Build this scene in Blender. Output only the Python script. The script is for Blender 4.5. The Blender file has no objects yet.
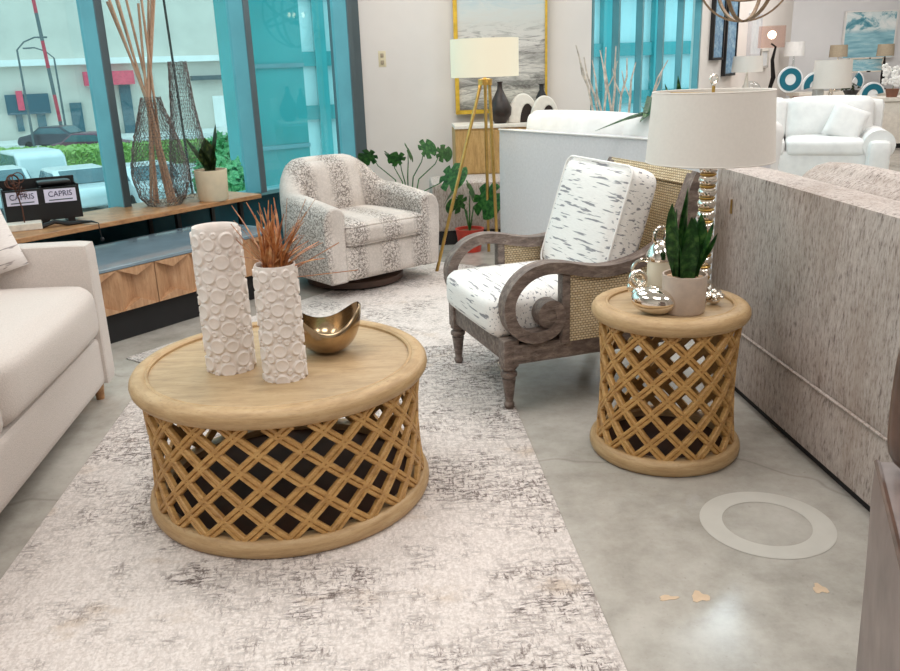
import bpy, bmesh, math, random
import numpy as np
from math import sin, cos, pi, radians, sqrt, atan2
from mathutils import Vector, Matrix, Euler
random.seed(7)
SC = bpy.context.scene
COL = SC.collection

# ------------------------------------------------------------------ camera
H = 1.4
F_PX, PITCH, ROLL = 836.62, 0.310714, -0.034922
fw = Vector((0, cos(PITCH), -sin(PITCH))); rt = Vector((1, 0, 0)); up = rt.cross(fw)
RR = cos(ROLL)*rt + sin(ROLL)*up; UU = -sin(ROLL)*rt + cos(ROLL)*up
cam = bpy.data.cameras.new('camera'); camo = bpy.data.objects.new('camera', cam); COL.objects.link(camo)
m = Matrix((RR, UU, -fw)).transposed().to_4x4(); m.translation = (0, 0, H); camo.matrix_world = m
cam.sensor_width = 36; cam.lens = F_PX*36/900; cam.clip_end = 500; cam.clip_start = 0.05
SC.camera = camo
def W(x, y, Y):            # the point at depth Y seen along a sight line
    d = fw + RR*((x-450)/F_PX) - UU*((y-335.5)/F_PX)
    return Vector((0, 0, H)) + d*(Y/d.y)
def G(x, y, z=0.0):        # the point at height z seen along a sight line
    d = fw + RR*((x-450)/F_PX) - UU*((y-335.5)/F_PX)
    return Vector((0, 0, H)) + d*((z-H)/d.z)

# ------------------------------------------------------------------ materials
def lin(c):
    return tuple((v/255/12.92 if v/255 <= 0.04045 else ((v/255+0.055)/1.055)**2.4) for v in c) + (1.0,)
class Mat:
    def __init__(s, name):
        s.m = bpy.data.materials.new(name); s.m.use_nodes = True
        s.nt = s.m.node_tree; s.b = s.nt.nodes['Principled BSDF']
    def n(s, t, **k):
        nd = s.nt.nodes.new(t)
        for a, v in k.items(): setattr(nd, a, v)
        return nd
    def l(s, a, b): s.nt.links.new(a, b)
    def vec(s, scale=(1, 1, 1), rot=(0, 0, 0), loc=(0, 0, 0)):
        t = s.n('ShaderNodeTexCoord'); mp = s.n('ShaderNodeMapping')
        mp.inputs['Scale'].default_value = scale; mp.inputs['Rotation'].default_value = rot; mp.inputs['Location'].default_value = loc
        s.l(t.outputs['Object'], mp.inputs['Vector']); return mp.outputs[0]
    def noise(s, v, scale=5, detail=4, rough=.55, dist=0):
        t = s.n('ShaderNodeTexNoise'); t.inputs['Scale'].default_value = scale; t.inputs['Detail'].default_value = detail
        t.inputs['Roughness'].default_value = rough; t.inputs['Distortion'].default_value = dist
        s.l(v, t.inputs['Vector']); return t.outputs['Fac']
    def ramp(s, f, stops, interp='LINEAR'):
        r = s.n('ShaderNodeValToRGB'); r.color_ramp.interpolation = interp; e = r.color_ramp.elements
        while len(e) < len(stops): e.new(.5)
        for i, (p, c) in enumerate(stops):
            e[i].position = p; e[i].color = c if len(c) == 4 and not isinstance(c, str) else lin(c)
        s.l(f, r.inputs[0]); return r.outputs[0]
    def val(s, f, a, b):   # map f in [a,b] to 0..1
        r = s.n('ShaderNodeMapRange'); r.inputs[1].default_value = a; r.inputs[2].default_value = b; s.l(f, r.inputs[0]); return r.outputs[0]
    def math(s, op, a, b=None):
        r = s.n('ShaderNodeMath', operation=op)
        for i, v in enumerate((a, b)):
            if v is None: continue
            if isinstance(v, (int, float)): r.inputs[i].default_value = v
            else: s.l(v, r.inputs[i])
        return r.outputs[0]
    def mix(s, f, a, b, mode='MIX'):
        r = s.n('ShaderNodeMixRGB', blend_type=mode)
        for i, v in ((0, f), (1, a), (2, b)):
            if isinstance(v, (int, float)): r.inputs[i].default_value = v
            elif isinstance(v, tuple): r.inputs[i].default_value = v if len(v) == 4 else lin(v)
            else: s.l(v, r.inputs[i])
        return r.outputs[0]
    def set(s, col=None, rough=.6, metal=0, bump=None, bs=.3, bd=.004, spec=None, **k):
        if col is not None:
            if isinstance(col, tuple): s.b.inputs['Base Color'].default_value = col if len(col) == 4 else lin(col)
            else: s.l(col, s.b.inputs['Base Color'])
        if isinstance(rough, (int, float)): s.b.inputs['Roughness'].default_value = rough
        else: s.l(rough, s.b.inputs['Roughness'])
        s.b.inputs['Metallic'].default_value = metal
        if spec is not None: s.b.inputs['Specular IOR Level'].default_value = spec
        if bump is not None:
            bn = s.n('ShaderNodeBump'); bn.inputs['Strength'].default_value = bs; bn.inputs['Distance'].default_value = bd
            s.l(bump, bn.inputs['Height']); s.l(bn.outputs[0], s.b.inputs['Normal'])
        for a, v in k.items(): s.b.inputs[a].default_value = v
        return s.m
def simple(name, c, rough=.6, metal=0, var=.12, scale=8, bs=.1, **k):
    M = Mat(name); v = M.vec(); f = M.noise(v, scale)
    d = tuple(int(x*(1-var)) for x in c); e = tuple(min(255, int(x*(1+var*.6))) for x in c)
    return M.set(M.ramp(f, [(.3, d), (.7, e)]), rough, metal, f, bs, .003, **k)
def grainwood(name, c1, c2, c3, scale=(1, 1, 14), s=3, rough=.55, bs=.25, rot=(0, 0, 0)):
    M = Mat(name); v = M.vec(scale, rot); f = M.noise(v, s, 8, .65, .4); g = M.noise(M.vec(tuple(x*6 for x in scale), rot), s, 4)
    c = M.ramp(f, [(.25, c1), (.5, c2), (.75, c3)]); h = M.math('ADD', f, M.math('MULTIPLY', g, .5))
    c = M.mix(M.val(g, .55, .8), c, c1)
    return M.set(c, rough, 0, h, bs, .003)
def emit(name, c, st):
    M = Mat(name); return M.set(c, .6, **{'Emission Color': lin(c), 'Emission Strength': st})

m_wall = simple('wall_paint', (226, 219, 213), .8, 0, .02, 2, .02)
m_wall2 = simple('far_wall_paint', (217, 216, 217), .8, 0, .02, 2, .02)
m_ceil = simple('ceiling_paint', (235, 233, 230), .9, 0, .02, 2)
m_white = simple('white_linen', (236, 232, 228), .9, 0, .04, 30, .15)
m_whiteS = simple('white_sofa_cotton', (226, 224, 222), .9, 0, .03, 12, .15)
m_greyS = simple('pale_grey_sofa_back', (206, 204, 206), .9, 0, .03, 60, .1)
m_shade = simple('lamp_shade_linen', (224, 217, 209), .85, 0, .012, 90, .05)
m_black = simple('black_plastic', (18, 18, 20), .45)
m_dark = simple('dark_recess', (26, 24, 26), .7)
m_darkmetal = simple('dark_metal', (40, 36, 34), .4, .8)
m_gold = simple('brushed_gold', (196, 160, 92), .3, .9, .08, 20)
m_goldframe = simple('gold_leaf_frame', (226, 186, 70), .35, .6, .1, 20)
m_silver = simple('polished_silver', (235, 228, 218), .08, 1, .02, 3, .02)
m_bronze = simple('antique_brass_bowl', (178, 156, 126), .2, 1, .18, 9, .1)
m_teal = simple('teal_mullion_metal', (104, 156, 164), .35, .3, .06, 3)
m_greymetal = simple('grey_mullion_face', (84, 98, 104), .45, .3, .06, 3)
m_tealwall = simple('dark_teal_spandrel', (24, 74, 86), .25, .2, .1, 3)
m_sofaL = simple('oatmeal_boucle', (205, 195, 188), .95, 0, .05, 220, .5)
m_pot = simple('cream_ceramic', (226, 208, 178), .6, 0, .03, 20)
m_taupepot = simple('taupe_ceramic', (190, 172, 158), .6, 0, .05, 30)
m_soil = simple('brown_pebbles', (112, 68, 44), .9, 0, .4, 60, .6)
m_barksoil = simple('pale_bark_mulch', (190, 158, 128), .9, 0, .4, 70, .6)
m_brown = simple('brown_leather', (96, 74, 64), .35, 0, .2, 14, .3)
m_leather = simple('taupe_leather', (132, 116, 110), .45, 0, .14, 9, .3)
m_ivory = simple('ivory_ceramic', (232, 224, 212), .45, 0, .05, 20)
m_darkvase = simple('dark_brown_vase', (44, 30, 24), .4, 0, .3, 20)
m_red = simple('red_nursery_pot', (196, 60, 44), .5)
m_concretewhite = simple('white_stone_plinth', (220, 212, 200), .8, 0, .08, 30)
m_rust = simple('rusty_wire', (96, 60, 48), .6, .5, .2, 30)
m_cream = simple('cream_candle', (236, 226, 206), .6, 0, .03, 9)
m_seat_black = simple('swivel_base_wood', (70, 48, 36), .45, 0, .2, 9)
m_plate = simple('lavender_printed_card', (222, 218, 238), .5, 0, .02, 20)
m_inkblue = simple('navy_ink', (28, 32, 78), .6)
m_tealring = simple('teal_tag_icon', (18, 110, 130), .4, 0, .04, 9)
m_whitering = simple('white_tag_icon', (244, 244, 244), .5, 0, .01, 9)
m_taupeshade = simple('taupe_shade', (168, 154, 132), .85, 0, .06, 60)
m_outlet = simple('ivory_outlet_plastic', (220, 208, 176), .5, 0, .03, 9)
m_bookteal = simple('teal_book_cloth', (110, 160, 166), .7); m_bookbrown = simple('brown_book_cloth', (130, 86, 66), .7)
m_bookgrey = simple('grey_book_cloth', (190, 190, 186), .7)
m_flower = simple('white_petals', (246, 244, 240), .7, 0, .03, 20)
m_patch = simple('peach_floor_patch', (206, 180, 152), .4, 0, .06, 20)
m_ring = simple('scan_ring_overlay', (196, 191, 182), .35, 0, .03, 9)
m_birch = simple('bleached_branch_bark', (196, 184, 172), .8, 0, .25, 24, .4)

m_table = grainwood('washed_oak_table', (150, 122, 90), (176, 148, 111), (192, 166, 130), (3, 14, 3), 2.2, .5)
m_rim = grainwood('oak_rim', (154, 122, 82), (182, 150, 108), (198, 170, 130), (3, 3, 26), 3, .5)
m_lattice = grainwood('honey_lattice_wood', (140, 98, 50), (184, 140, 80), (204, 164, 104), (4, 4, 9), 5, .5)
m_inner = simple('table_inside_shade', (72, 44, 28), .8, 0, .2, 9)  # shade inside the drum tables put into the dark brown
m_greywood = grainwood('driftwood_chair_frame', (66, 54, 50), (116, 101, 93), (160, 145, 134), (5, 14, 14), 3, .6, .5)
m_plank = grainwood('walnut_plank', (128, 88, 56), (172, 124, 82), (196, 150, 104), (4, 4, 12), 3, .4)
m_cab = grainwood('mango_wood_doors', (150, 108, 76), (182, 140, 104), (198, 162, 128), (16, 16, 2), 3, .5)
m_cabtop = simple('grey_stone_top', (120, 138, 148), .06, 0, .06, 6)  # blue in the grey stands in for the windows' reflection
m_console = grainwood('tan_oak_console', (146, 110, 62), (186, 148, 92), (204, 168, 112), (12, 12, 2), 3, .55)
m_bamboo = grainwood('dry_bamboo', (140, 106, 84), (182, 146, 120), (202, 172, 148), (8, 8, 2), 4, .6)
m_pendant = grainwood('weathered_wood_hoop', (92, 70, 50), (134, 104, 76), (160, 130, 100), (6, 6, 6), 4, .6)
m_endtable = grainwood('brown_end_table', (120, 84, 56), (150, 110, 78), (170, 130, 96), (6, 6, 2), 4, .5)

def mk_floor():
    M = Mat('polished_concrete'); v = M.vec()
    a = M.noise(v, .9, 8, .62, .6); b = M.noise(v, 7, 8, .7); c = M.noise(M.vec((1, 1, 1), (0, 0, .6)), 60, 3)
    s = M.math('ADD', M.math('MULTIPLY', a, .55), M.math('MULTIPLY', b, .45))
    col = M.ramp(s, [(.3, (136, 130, 121)), (.48, (174, 168, 159)), (.7, (204, 198, 190))])
    cr = M.n('ShaderNodeTexVoronoi', feature='DISTANCE_TO_EDGE'); cr.inputs['Scale'].default_value = .8
    wv = M.n('ShaderNodeMixRGB'); wv.inputs[0].default_value = .25
    nz = M.n('ShaderNodeTexNoise'); nz.inputs['Scale'].default_value = 2.5; M.l(v, nz.inputs['Vector']); M.l(v, wv.inputs[1]); M.l(nz.outputs['Color'], wv.inputs[2]); M.l(wv.outputs[0], cr.inputs['Vector'])
    crack = M.val(cr.outputs['Distance'], .006, .0)
    col = M.mix(M.math('MULTIPLY', crack, .35), col, (112, 104, 96))
    col = M.mix(M.math('MULTIPLY', M.val(c, .64, .75), .3), col, (120, 112, 104))
    r = M.math('ADD', M.math('MULTIPLY', a, .22), .1)
    return M.set(col, r, 0, b, .02, .002)
m_floor = mk_floor()

def mk_rug(name, ang, seed, front):
    M = Mat(name); base = M.vec((1, 1, 1), (0, 0, ang), (seed, seed*.7, 0))
    sx = M.vec((1, 3.2, 1), (0, 0, ang), (seed, seed, 0)); sy = M.vec((3.0, 1, 1), (0, 0, ang), (seed*2, seed, 0))
    h1 = M.noise(sx, 26, 4, .75); h2 = M.noise(sy, 28, 4, .75); fine = M.noise(base, 95, 3, .7)
    big = M.noise(base, 1.7, 5, .6, .5); mid = M.noise(base, 7, 5, .65, .4); tan = M.noise(M.vec((1, 1.6, 1), (0, 0, ang), (9+seed, 3, 0)), 3.1, 4, .6)
    t = M.n('ShaderNodeTexCoord'); sp = M.n('ShaderNodeSeparateXYZ'); M.l(t.outputs['Object'], sp.inputs[0])
    base_c = M.ramp(fine, [(.3, (190, 178, 170)), (.52, (221, 211, 205)), (.7, (230, 222, 217))])
    c = M.mix(M.math('MULTIPLY', M.val(tan, .60, .72), .5), base_c, (186, 162, 136))
    line = M.math('MAXIMUM', M.val(h1, .49, .585), M.val(h2, .52, .61))
    msk = M.math('ADD', M.math('MULTIPLY', M.val(big, .46, .62), .8), M.math('MULTIPLY', M.val(mid, .48, .62), .6))
    if front:  # the woven design is denser towards the short end near the camera
        g = M.n('ShaderNodeMapRange'); g.inputs[1].default_value = -.35; g.inputs[2].default_value = -1.55; M.l(sp.outputs['Y'], g.inputs[0])
        msk = M.math('ADD', msk, M.math('MULTIPLY', g.outputs[0], M.val(mid, .38, .54)))
        g2 = M.n('ShaderNodeMapRange'); g2.inputs[1].default_value = .2; g2.inputs[2].default_value = 1.3; g2.inputs[3].default_value = 0; g2.inputs[4].default_value = .55; M.l(sp.outputs['Y'], g2.inputs[0])
        msk = M.math('ADD', msk, g2.outputs[0])
    f = M.math('MULTIPLY', M.math('MULTIPLY', line, M.math('MINIMUM', msk, 1.0)), M.val(fine, .3, .5))
    c = M.mix(M.math('MULTIPLY', f, .92), c, (66, 50, 46))
    c = M.mix(M.math('MULTIPLY', M.math('MULTIPLY', M.val(h2, .48, .62), M.val(fine, .42, .55)), .36), c, (150, 134, 126))
    return M.set(c, .95, 0, M.math('ADD', fine, h1), .5, .004)
m_rug = mk_rug('distressed_cream_rug', 0.0, 1.3, True); m_rug2 = mk_rug('second_distressed_rug', .3, 4.1, False)

def mk_chenille():
    M = Mat('taupe_chenille'); a = M.noise(M.vec((1, 1, .22)), 60, 5, .75); b = M.noise(M.vec((1, 1, .35)), 4, 5, .65); c = M.noise(M.vec((1, 1, .3)), 130, 3, .7)
    s = M.math('ADD', M.math('MULTIPLY', a, .55), M.math('MULTIPLY', c, .45))
    col = M.ramp(s, [(.38, (112, 99, 94)), (.48, (174, 161, 153)), (.62, (198, 187, 180))])
    col = M.mix(M.math('MULTIPLY', M.val(b, .48, .68), .45), col, (146, 126, 112))
    return M.set(col, .75, 0, s, .5, .004)
m_chen = mk_chenille()
def mk_animal():
    M = Mat('antelope_print_fabric'); v = M.vec((1, 1, 1))
    a = M.n('ShaderNodeTexVoronoi', feature='DISTANCE_TO_EDGE'); a.inputs['Scale'].default_value = 52; a.inputs['Randomness'].default_value = 1
    nz = M.n('ShaderNodeTexNoise'); nz.inputs['Scale'].default_value = 24; M.l(v, nz.inputs['Vector'])
    mx = M.n('ShaderNodeMixRGB'); mx.inputs[0].default_value = .06; M.l(v, mx.inputs[1]); M.l(nz.outputs['Color'], mx.inputs[2]); M.l(mx.outputs[0], a.inputs['Vector'])
    ink = M.val(a.outputs['Distance'], .16, .06)
    w = M.n('ShaderNodeTexWave', bands_direction='X'); w.inputs['Scale'].default_value = 1.25; w.inputs['Distortion'].default_value = 1.2; w.inputs['Detail'].default_value = 2; w.inputs['Phase Offset'].default_value = 2.4; M.l(M.vec((1, .6, .0)), w.inputs['Vector'])
    band = M.ramp(w.outputs['Fac'], [(.15, (.16, .16, .16, 1)), (.75, (1, 1, 1, 1))])
    f = M.math('MULTIPLY', M.math('MULTIPLY', ink, band), M.val(M.noise(v, 60, 3), .3, .46))
    c = M.mix(M.math('MULTIPLY', f, .75), M.ramp(M.noise(v, 5), [(.3, (192, 182, 174)), (.7, (212, 203, 196))]), (78, 66, 60))
    return M.set(c, .9, 0, M.noise(v, 160, 2), .3, .003)
m_animal = mk_animal()
def mk_dash(name, sc, thr, ink, rot=(0, 0, 0), base=((226, 222, 218), (240, 237, 233))):
    M = Mat(name); v = M.vec(sc, rot)
    a = M.noise(v, 5, 2, .5, .0); b = M.noise(M.vec(tuple(x*3 for x in sc), rot), 6, 4, .7)
    f = M.math('MULTIPLY', M.val(a, thr, thr+.05), M.val(b, .22, .40))
    c = M.mix(M.math('MULTIPLY', f, .85), M.ramp(b, [(.3, base[0]), (.7, base[1])]), ink)
    return M.set(c, .9, 0, M.noise(M.vec(), 200, 2), .2, .003)
m_dash = mk_dash('white_dash_print_fabric', (17, 1.35, 17), .585, (112, 112, 120), (0, 0, .0))
m_dashB = mk_dash('back_cushion_print', (8, 1.3, 18), .58, (112, 112, 120), (.16, 0, 0))
m_pillow = mk_dash('grey_line_pillow_fabric', (2, 2, 14), .6, (132, 120, 120), (.1, .2, 0), ((214, 206, 202), (228, 221, 216)))
def mk_cane():
    M = Mat('woven_seagrass'); t = M.n('ShaderNodeTexCoord'); sp = M.n('ShaderNodeSeparateXYZ'); M.l(t.outputs['Object'], sp.inputs[0])
    h = M.math('ADD', sp.outputs['X'], M.math('MULTIPLY', sp.outputs['Y'], 1.0))
    cx = M.n('ShaderNodeCombineXYZ'); M.l(M.math('MULTIPLY', h, 1.0), cx.inputs[0]); M.l(sp.outputs['Z'], cx.inputs[1])
    br = M.n('ShaderNodeTexBrick'); br.inputs['Scale'].default_value = 19; br.inputs['Mortar Size'].default_value = .035; br.inputs['Mortar Smooth'].default_value = .8
    br.inputs['Brick Width'].default_value = .30; br.inputs['Row Height'].default_value = .20
    br.inputs['Color1'].default_value = lin((238, 220, 186)); br.inputs['Color2'].default_value = lin((222, 198, 158)); br.inputs['Mortar'].default_value = lin((132, 104, 72))
    M.l(cx.outputs[0], br.inputs['Vector'])
    return M.set(br.outputs['Color'], .7, 0, M.math('SUBTRACT', 1.0, br.outputs['Fac']), .8, .006)
m_cane = mk_cane()
def mk_artwork(name, stops, sc, seed, rot=(0, 0, 0)):
    M = Mat(name); v = M.vec(sc, rot, (seed, seed*.4, seed*.2)); f = M.noise(v, 3, 9, .68, .8); g = M.noise(M.vec(tuple(x*2.3 for x in sc), rot, (seed, 1, 1)), 3, 8, .7, 1.1)
    return M.set(M.ramp(M.math('ADD', M.math('MULTIPLY', f, .6), M.math('MULTIPLY', g, .4)), stops), .5, 0, g, .15, .002)
def mk_art_main():
    M = Mat('abstract_seascape_canvas'); t = M.n('ShaderNodeTexCoord'); sp = M.n('ShaderNodeSeparateXYZ'); M.l(t.outputs['Object'], sp.inputs[0])
    f = M.noise(M.vec((2.2, 1, 9)), 1.6, 9, .7, 1.2); z = M.val(sp.outputs['Z'], .0, 1.7)
    k = M.math('ADD', z, M.math('MULTIPLY', M.math('SUBTRACT', f, .5), .25))
    sky = M.ramp(k, [(0, (110, 108, 100)), (.08, (214, 208, 196)), (.13, (122, 120, 114)), (.2, (218, 212, 203)), (.26, (156, 152, 146)), (.32, (216, 210, 203)), (.42, (206, 204, 197)), (.5, (204, 208, 204)), (.6, (176, 196, 202)), (.9, (206, 204, 190))])
    ink = M.math('MULTIPLY', M.val(M.noise(M.vec((2.5, 1, 14)), 1.5, 9, .72, 1.6), .50, .62), M.val(z, .45, .36))
    return M.set(M.mix(M.math('MULTIPLY', ink, .7), sky, (84, 78, 74)), .5, 0, f, .2, .002)
m_art = mk_art_main()
def mk_sea():
    M = Mat('cloud_and_sea_canvas'); t = M.n('ShaderNodeTexCoord'); sp = M.n('ShaderNodeSeparateXYZ'); M.l(t.outputs['Object'], sp.inputs[0])
    f = M.noise(M.vec((1.2, 1, 1.8)), 3, 8, .6, .6); z = M.val(sp.outputs['Z'], .0, .85)
    sky = M.ramp(f, [(.38, (64, 128, 146)), (.46, (110, 164, 178)), (.52, (206, 220, 222)), (.66, (232, 236, 236))])
    sea = M.ramp(M.noise(M.vec((1, 1, 7)), 2.5, 6), [(.35, (108, 162, 180)), (.55, (150, 196, 208)), (.72, (196, 220, 224))])
    return M.set(M.mix(M.val(z, .42, .5), sea, sky), .5)
m_sea = mk_sea()
m_sea2 = mk_artwork('blue_shoreline_canvas', [(.35, (92, 154, 176)), (.5, (150, 196, 208)), (.62, (214, 222, 222)), (.75, (196, 200, 200))], (1.2, 1, 6), 3)
m_blueart = mk_artwork('blue_wave_print', [(.3, (60, 84, 118)), (.45, (92, 134, 168)), (.58, (150, 180, 196)), (.75, (206, 216, 220))], (3, 3, 4), 5)
m_paleart = mk_artwork('pale_grey_print', [(.3, (196, 200, 206)), (.6, (226, 226, 226)), (.8, (238, 236, 232))], (3, 3, 3), 8)
def mk_leaf(name, a, b, c):
    M = Mat(name); f = M.noise(M.vec((1, 1, 1)), 40, 4); return M.set(M.ramp(f, [(.3, a), (.5, b), (.72, c)]), .4, 0, f, .2, .002)
m_leaf = mk_leaf('monstera_green', (22, 60, 26), (46, 104, 44), (84, 142, 66))
m_snake = mk_leaf('snake_plant_green', (20, 50, 20), (44, 92, 38), (104, 146, 74))
m_snaked = mk_leaf('dark_snake_plant_green', (26, 44, 22), (44, 66, 32), (110, 124, 62))
m_grass = mk_leaf('dried_russet_grass', (112, 56, 26), (172, 106, 58), (206, 162, 112))
m_yleaf = mk_leaf('yellow_green_leaf', (90, 110, 30), (150, 150, 50), (200, 170, 70))
m_shrub = mk_leaf('shrub_green', (44, 110, 70), (86, 160, 100), (150, 200, 140))
m_hedge = mk_leaf('hedge_green', (110, 150, 70), (150, 186, 96), (186, 210, 130))
def mk_glass(name, tint, gloss=.06):
    M = Mat(name); nt = M.nt; nt.nodes.remove(M.b); out = [n for n in nt.nodes if n.type == 'OUTPUT_MATERIAL'][0]
    t = M.n('ShaderNodeBsdfTransparent'); t.inputs[0].default_value = lin(tint); g = M.n('ShaderNodeBsdfGlossy'); g.inputs['Roughness'].default_value = .02
    mx = M.n('ShaderNodeMixShader'); mx.inputs[0].default_value = gloss; M.l(t.outputs[0], mx.inputs[1]); M.l(g.outputs[0], mx.inputs[2]); M.l(mx.outputs[0], out.inputs[0]); return M.m
m_glass = mk_glass('tinted_window_glass', (226, 250, 250), .045); m_clear = mk_glass('clear_glass', (244, 246, 246), .1)
m_smoke = mk_glass('smoky_shade_glass', (252, 244, 241), .035); m_tealglass = mk_glass('deep_teal_window_glass', (224, 249, 251), .05)
# outdoors
m_facade = simple('beige_stone_facade', (214, 206, 196), .9, 0, .04, .6, .05)
m_facade2 = simple('white_panel_facade', (240, 238, 236), .9, 0, .03, .6)
m_street = simple('pale_asphalt', (196, 198, 198), .95, 0, .06, .8)
m_walk = simple('pale_pavement', (226, 224, 220), .95, 0, .04, .8)
m_pink = simple('pink_awning_fabric', (230, 84, 110), .7); m_signblue = simple('slate_blue_signboard', (50, 92, 108), .5)
m_carw = simple('silver_car_paint', (214, 220, 222), .25, .2, .02, 2); m_carwin = simple('car_window', (84, 112, 120), .1, 0, .1, 2)
m_cardark = simple('dark_car_paint', (70, 70, 80), .3, .2, .05, 2); m_tyre = simple('tyre_rubber', (30, 30, 32), .8)
m_polegrey = simple('grey_steel_pole', (96, 108, 112), .5, .3); m_polered = simple('red_pole_paint', (196, 60, 80), .5)
m_doorblue = simple('blue_grey_door', (70, 104, 116), .5); m_tealpanel = simple('teal_glass_panel', (60, 156, 160), .12, .0, .12, .5, .0)
m_tealpanel2 = simple('pale_teal_panel', (186, 222, 224), .15, 0, .08, .5, .0)

# ------------------------------------------------------------------ mesh builder
class B:
    def __init__(s): s.bm = bmesh.new()
    def _add(s, bm2, M=None):
        if M is not None: bmesh.ops.transform(bm2, matrix=M, verts=bm2.verts)
        me = bpy.data.meshes.new('t'); bm2.to_mesh(me); bm2.free(); s.bm.from_mesh(me); bpy.data.meshes.remove(me); return s
    def box(s, c, d, rot=(0, 0, 0), bev=0, seg=2):
        b = bmesh.new(); bmesh.ops.create_cube(b, size=1); bmesh.ops.scale(b, vec=d, verts=b.verts)
        if bev: bmesh.ops.bevel(b, geom=b.edges[:], offset=bev, segments=seg, profile=.5, affect='EDGES')
        return s._add(b, Matrix.Translation(c) @ Euler(rot).to_matrix().to_4x4())
    def soft(s, c, d, r=.04, puff=(0, 0, 0), n=10, rot=(0, 0, 0), fn=None):
        "rounded, puffed cushion block"
        b = bmesh.new(); bmesh.ops.create_cube(b, size=2); bmesh.ops.subdivide_edges(b, edges=b.edges[:], cuts=n-1, use_grid_fill=True)
        hx, hy, hz = d[0]/2, d[1]/2, d[2]/2; r = min(r, hx, hy, hz)
        for v in b.verts:
            u = v.co.copy()
            e = [math.copysign(abs(t)**.75, t) for t in u]
            p = Vector((e[0]*hx, e[1]*hy, e[2]*hz)); q = Vector([max(-h+r, min(h-r, t)) for t, h in zip(p, (hx, hy, hz))])
            dd = p-q
            if dd.length > 1e-9:
                mx = max(abs(t) for t in dd); p = q + dd.normalized()*min(r, mx if sum(1 for t in dd if abs(t) > 1e-9) == 1 else r)
            w = [1-t*t for t in u]
            p.x += u.x*puff[0]*w[1]*w[2]; p.y += u.y*puff[1]*w[0]*w[2]; p.z += u.z*puff[2]*w[0]*w[1]
            if fn: p = fn(p, u)
            v.co = p
        return s._add(b, Matrix.Translation(c) @ Euler(rot).to_matrix().to_4x4())
    def lathe(s, prof, n=32, c=(0, 0, 0), rot=None, cap=True, arc=2*pi):
        b = bmesh.new(); rings = []
        full = abs(arc-2*pi) < 1e-6; k = n if full else n+1
        for r, z in prof: rings.append([b.verts.new((r*cos(arc*i/n), r*sin(arc*i/n), z)) for i in range(k)])
        for a, q in zip(rings, rings[1:]):
            for i in range(n): b.faces.new((a[i], a[(i+1) % k], q[(i+1) % k], q[i]))
        if cap:
            if prof[0][0] > 1e-6: b.faces.new(rings[0][::-1])
            if prof[-1][0] > 1e-6: b.faces.new(rings[-1])
        bmesh.ops.remove_doubles(b, verts=b.verts, dist=1e-6)
        M = Matrix.Translation(c)
        if rot is not None: M = M @ (rot.to_matrix().to_4x4() if not isinstance(rot, Matrix) else rot)
        return s._add(b, M)
    def tube(s, pts, rad, n=8, close=False):
        pts = [Vector(p) for p in pts]; b = bmesh.new(); rings = []; N = len(pts)
        rads = rad if isinstance(rad, (list, tuple)) else [rad]*N
        nrm = None
        for i, p in enumerate(pts):
            t = (pts[(i+1) % N]-pts[i-1]) if close else (pts[min(i+1, N-1)]-pts[max(i-1, 0)])
            t.normalize()
            if nrm is None: nrm = t.orthogonal().normalized()
            nrm = (nrm - t*nrm.dot(t)).normalized(); bi = t.cross(nrm)
            rings.append([b.verts.new(p + (nrm*cos(2*pi*k/n)+bi*sin(2*pi*k/n))*rads[i]) for k in range(n)])
        for a, q in list(zip(rings, rings[1:])) + ([(rings[-1], rings[0])] if close else []):
            for k in range(n): b.faces.new((a[k], a[(k+1) % n], q[(k+1) % n], q[k]))
        if not close: b.faces.new(rings[0][::-1]); b.faces.new(rings[-1])
        return s._add(b)
    def ribbon(s, pts, half_w, half_t, side):
        "flat bar swept along pts; side = width direction (vector or list)"
        pts = [Vector(p) for p in pts]; b = bmesh.new(); rings = []; N = len(pts)
        for i, p in enumerate(pts):
            t = (pts[min(i+1, N-1)]-pts[max(i-1, 0)]).normalized(); sd = Vector(side[i] if isinstance(side, list) else side); sd = (sd - t*sd.dot(t)).normalized(); nn = t.cross(sd)
            w = half_w[i] if isinstance(half_w, list) else half_w; h = half_t[i] if isinstance(half_t, list) else half_t
            rings.append([b.verts.new(p + sd*w*a + nn*h*c) for a, c in ((-1, -1), (1, -1), (1, 1), (-1, 1))])
        for a, q in zip(rings, rings[1:]):
            for k in range(4): b.faces.new((a[k], a[(k+1) % 4], q[(k+1) % 4], q[k]))
        b.faces.new(rings[0][::-1]); b.faces.new(rings[-1])
        return s._add(b)
    def prism(s, poly, y0, y1, M=None):
        "polygon in XZ extruded along Y"
        b = bmesh.new(); a = [b.verts.new((x, y0, z)) for x, z in poly]; q = [b.verts.new((x, y1, z)) for x, z in poly]; n = len(poly)
        b.faces.new(a); b.faces.new(q[::-1])
        for i in range(n): b.faces.new((a[i], q[i], q[(i+1) % n], a[(i+1) % n]))
        bmesh.ops.recalc_face_normals(b, faces=b.faces)
        return s._add(b, M)
    def slab(s, poly, z0, z1):
        b = bmesh.new(); a = [b.verts.new((x, y, z0)) for x, y in poly]; q = [b.verts.new((x, y, z1)) for x, y in poly]; n = len(poly)
        b.faces.new(a[::-1]); b.faces.new(q)
        for i in range(n): b.faces.new((a[i], a[(i+1) % n], q[(i+1) % n], q[i]))
        bmesh.ops.recalc_face_normals(b, faces=b.faces); return s._add(b)
    def sphere(s, c, r, n=16, sc=(1, 1, 1), rot=(0, 0, 0)):
        b = bmesh.new(); bmesh.ops.create_uvsphere(b, u_segments=n*2, v_segments=n, radius=r)
        return s._add(b, Matrix.Translation(c) @ Euler(rot).to_matrix().to_4x4() @ Matrix.Diagonal((*sc, 1)))
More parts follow.
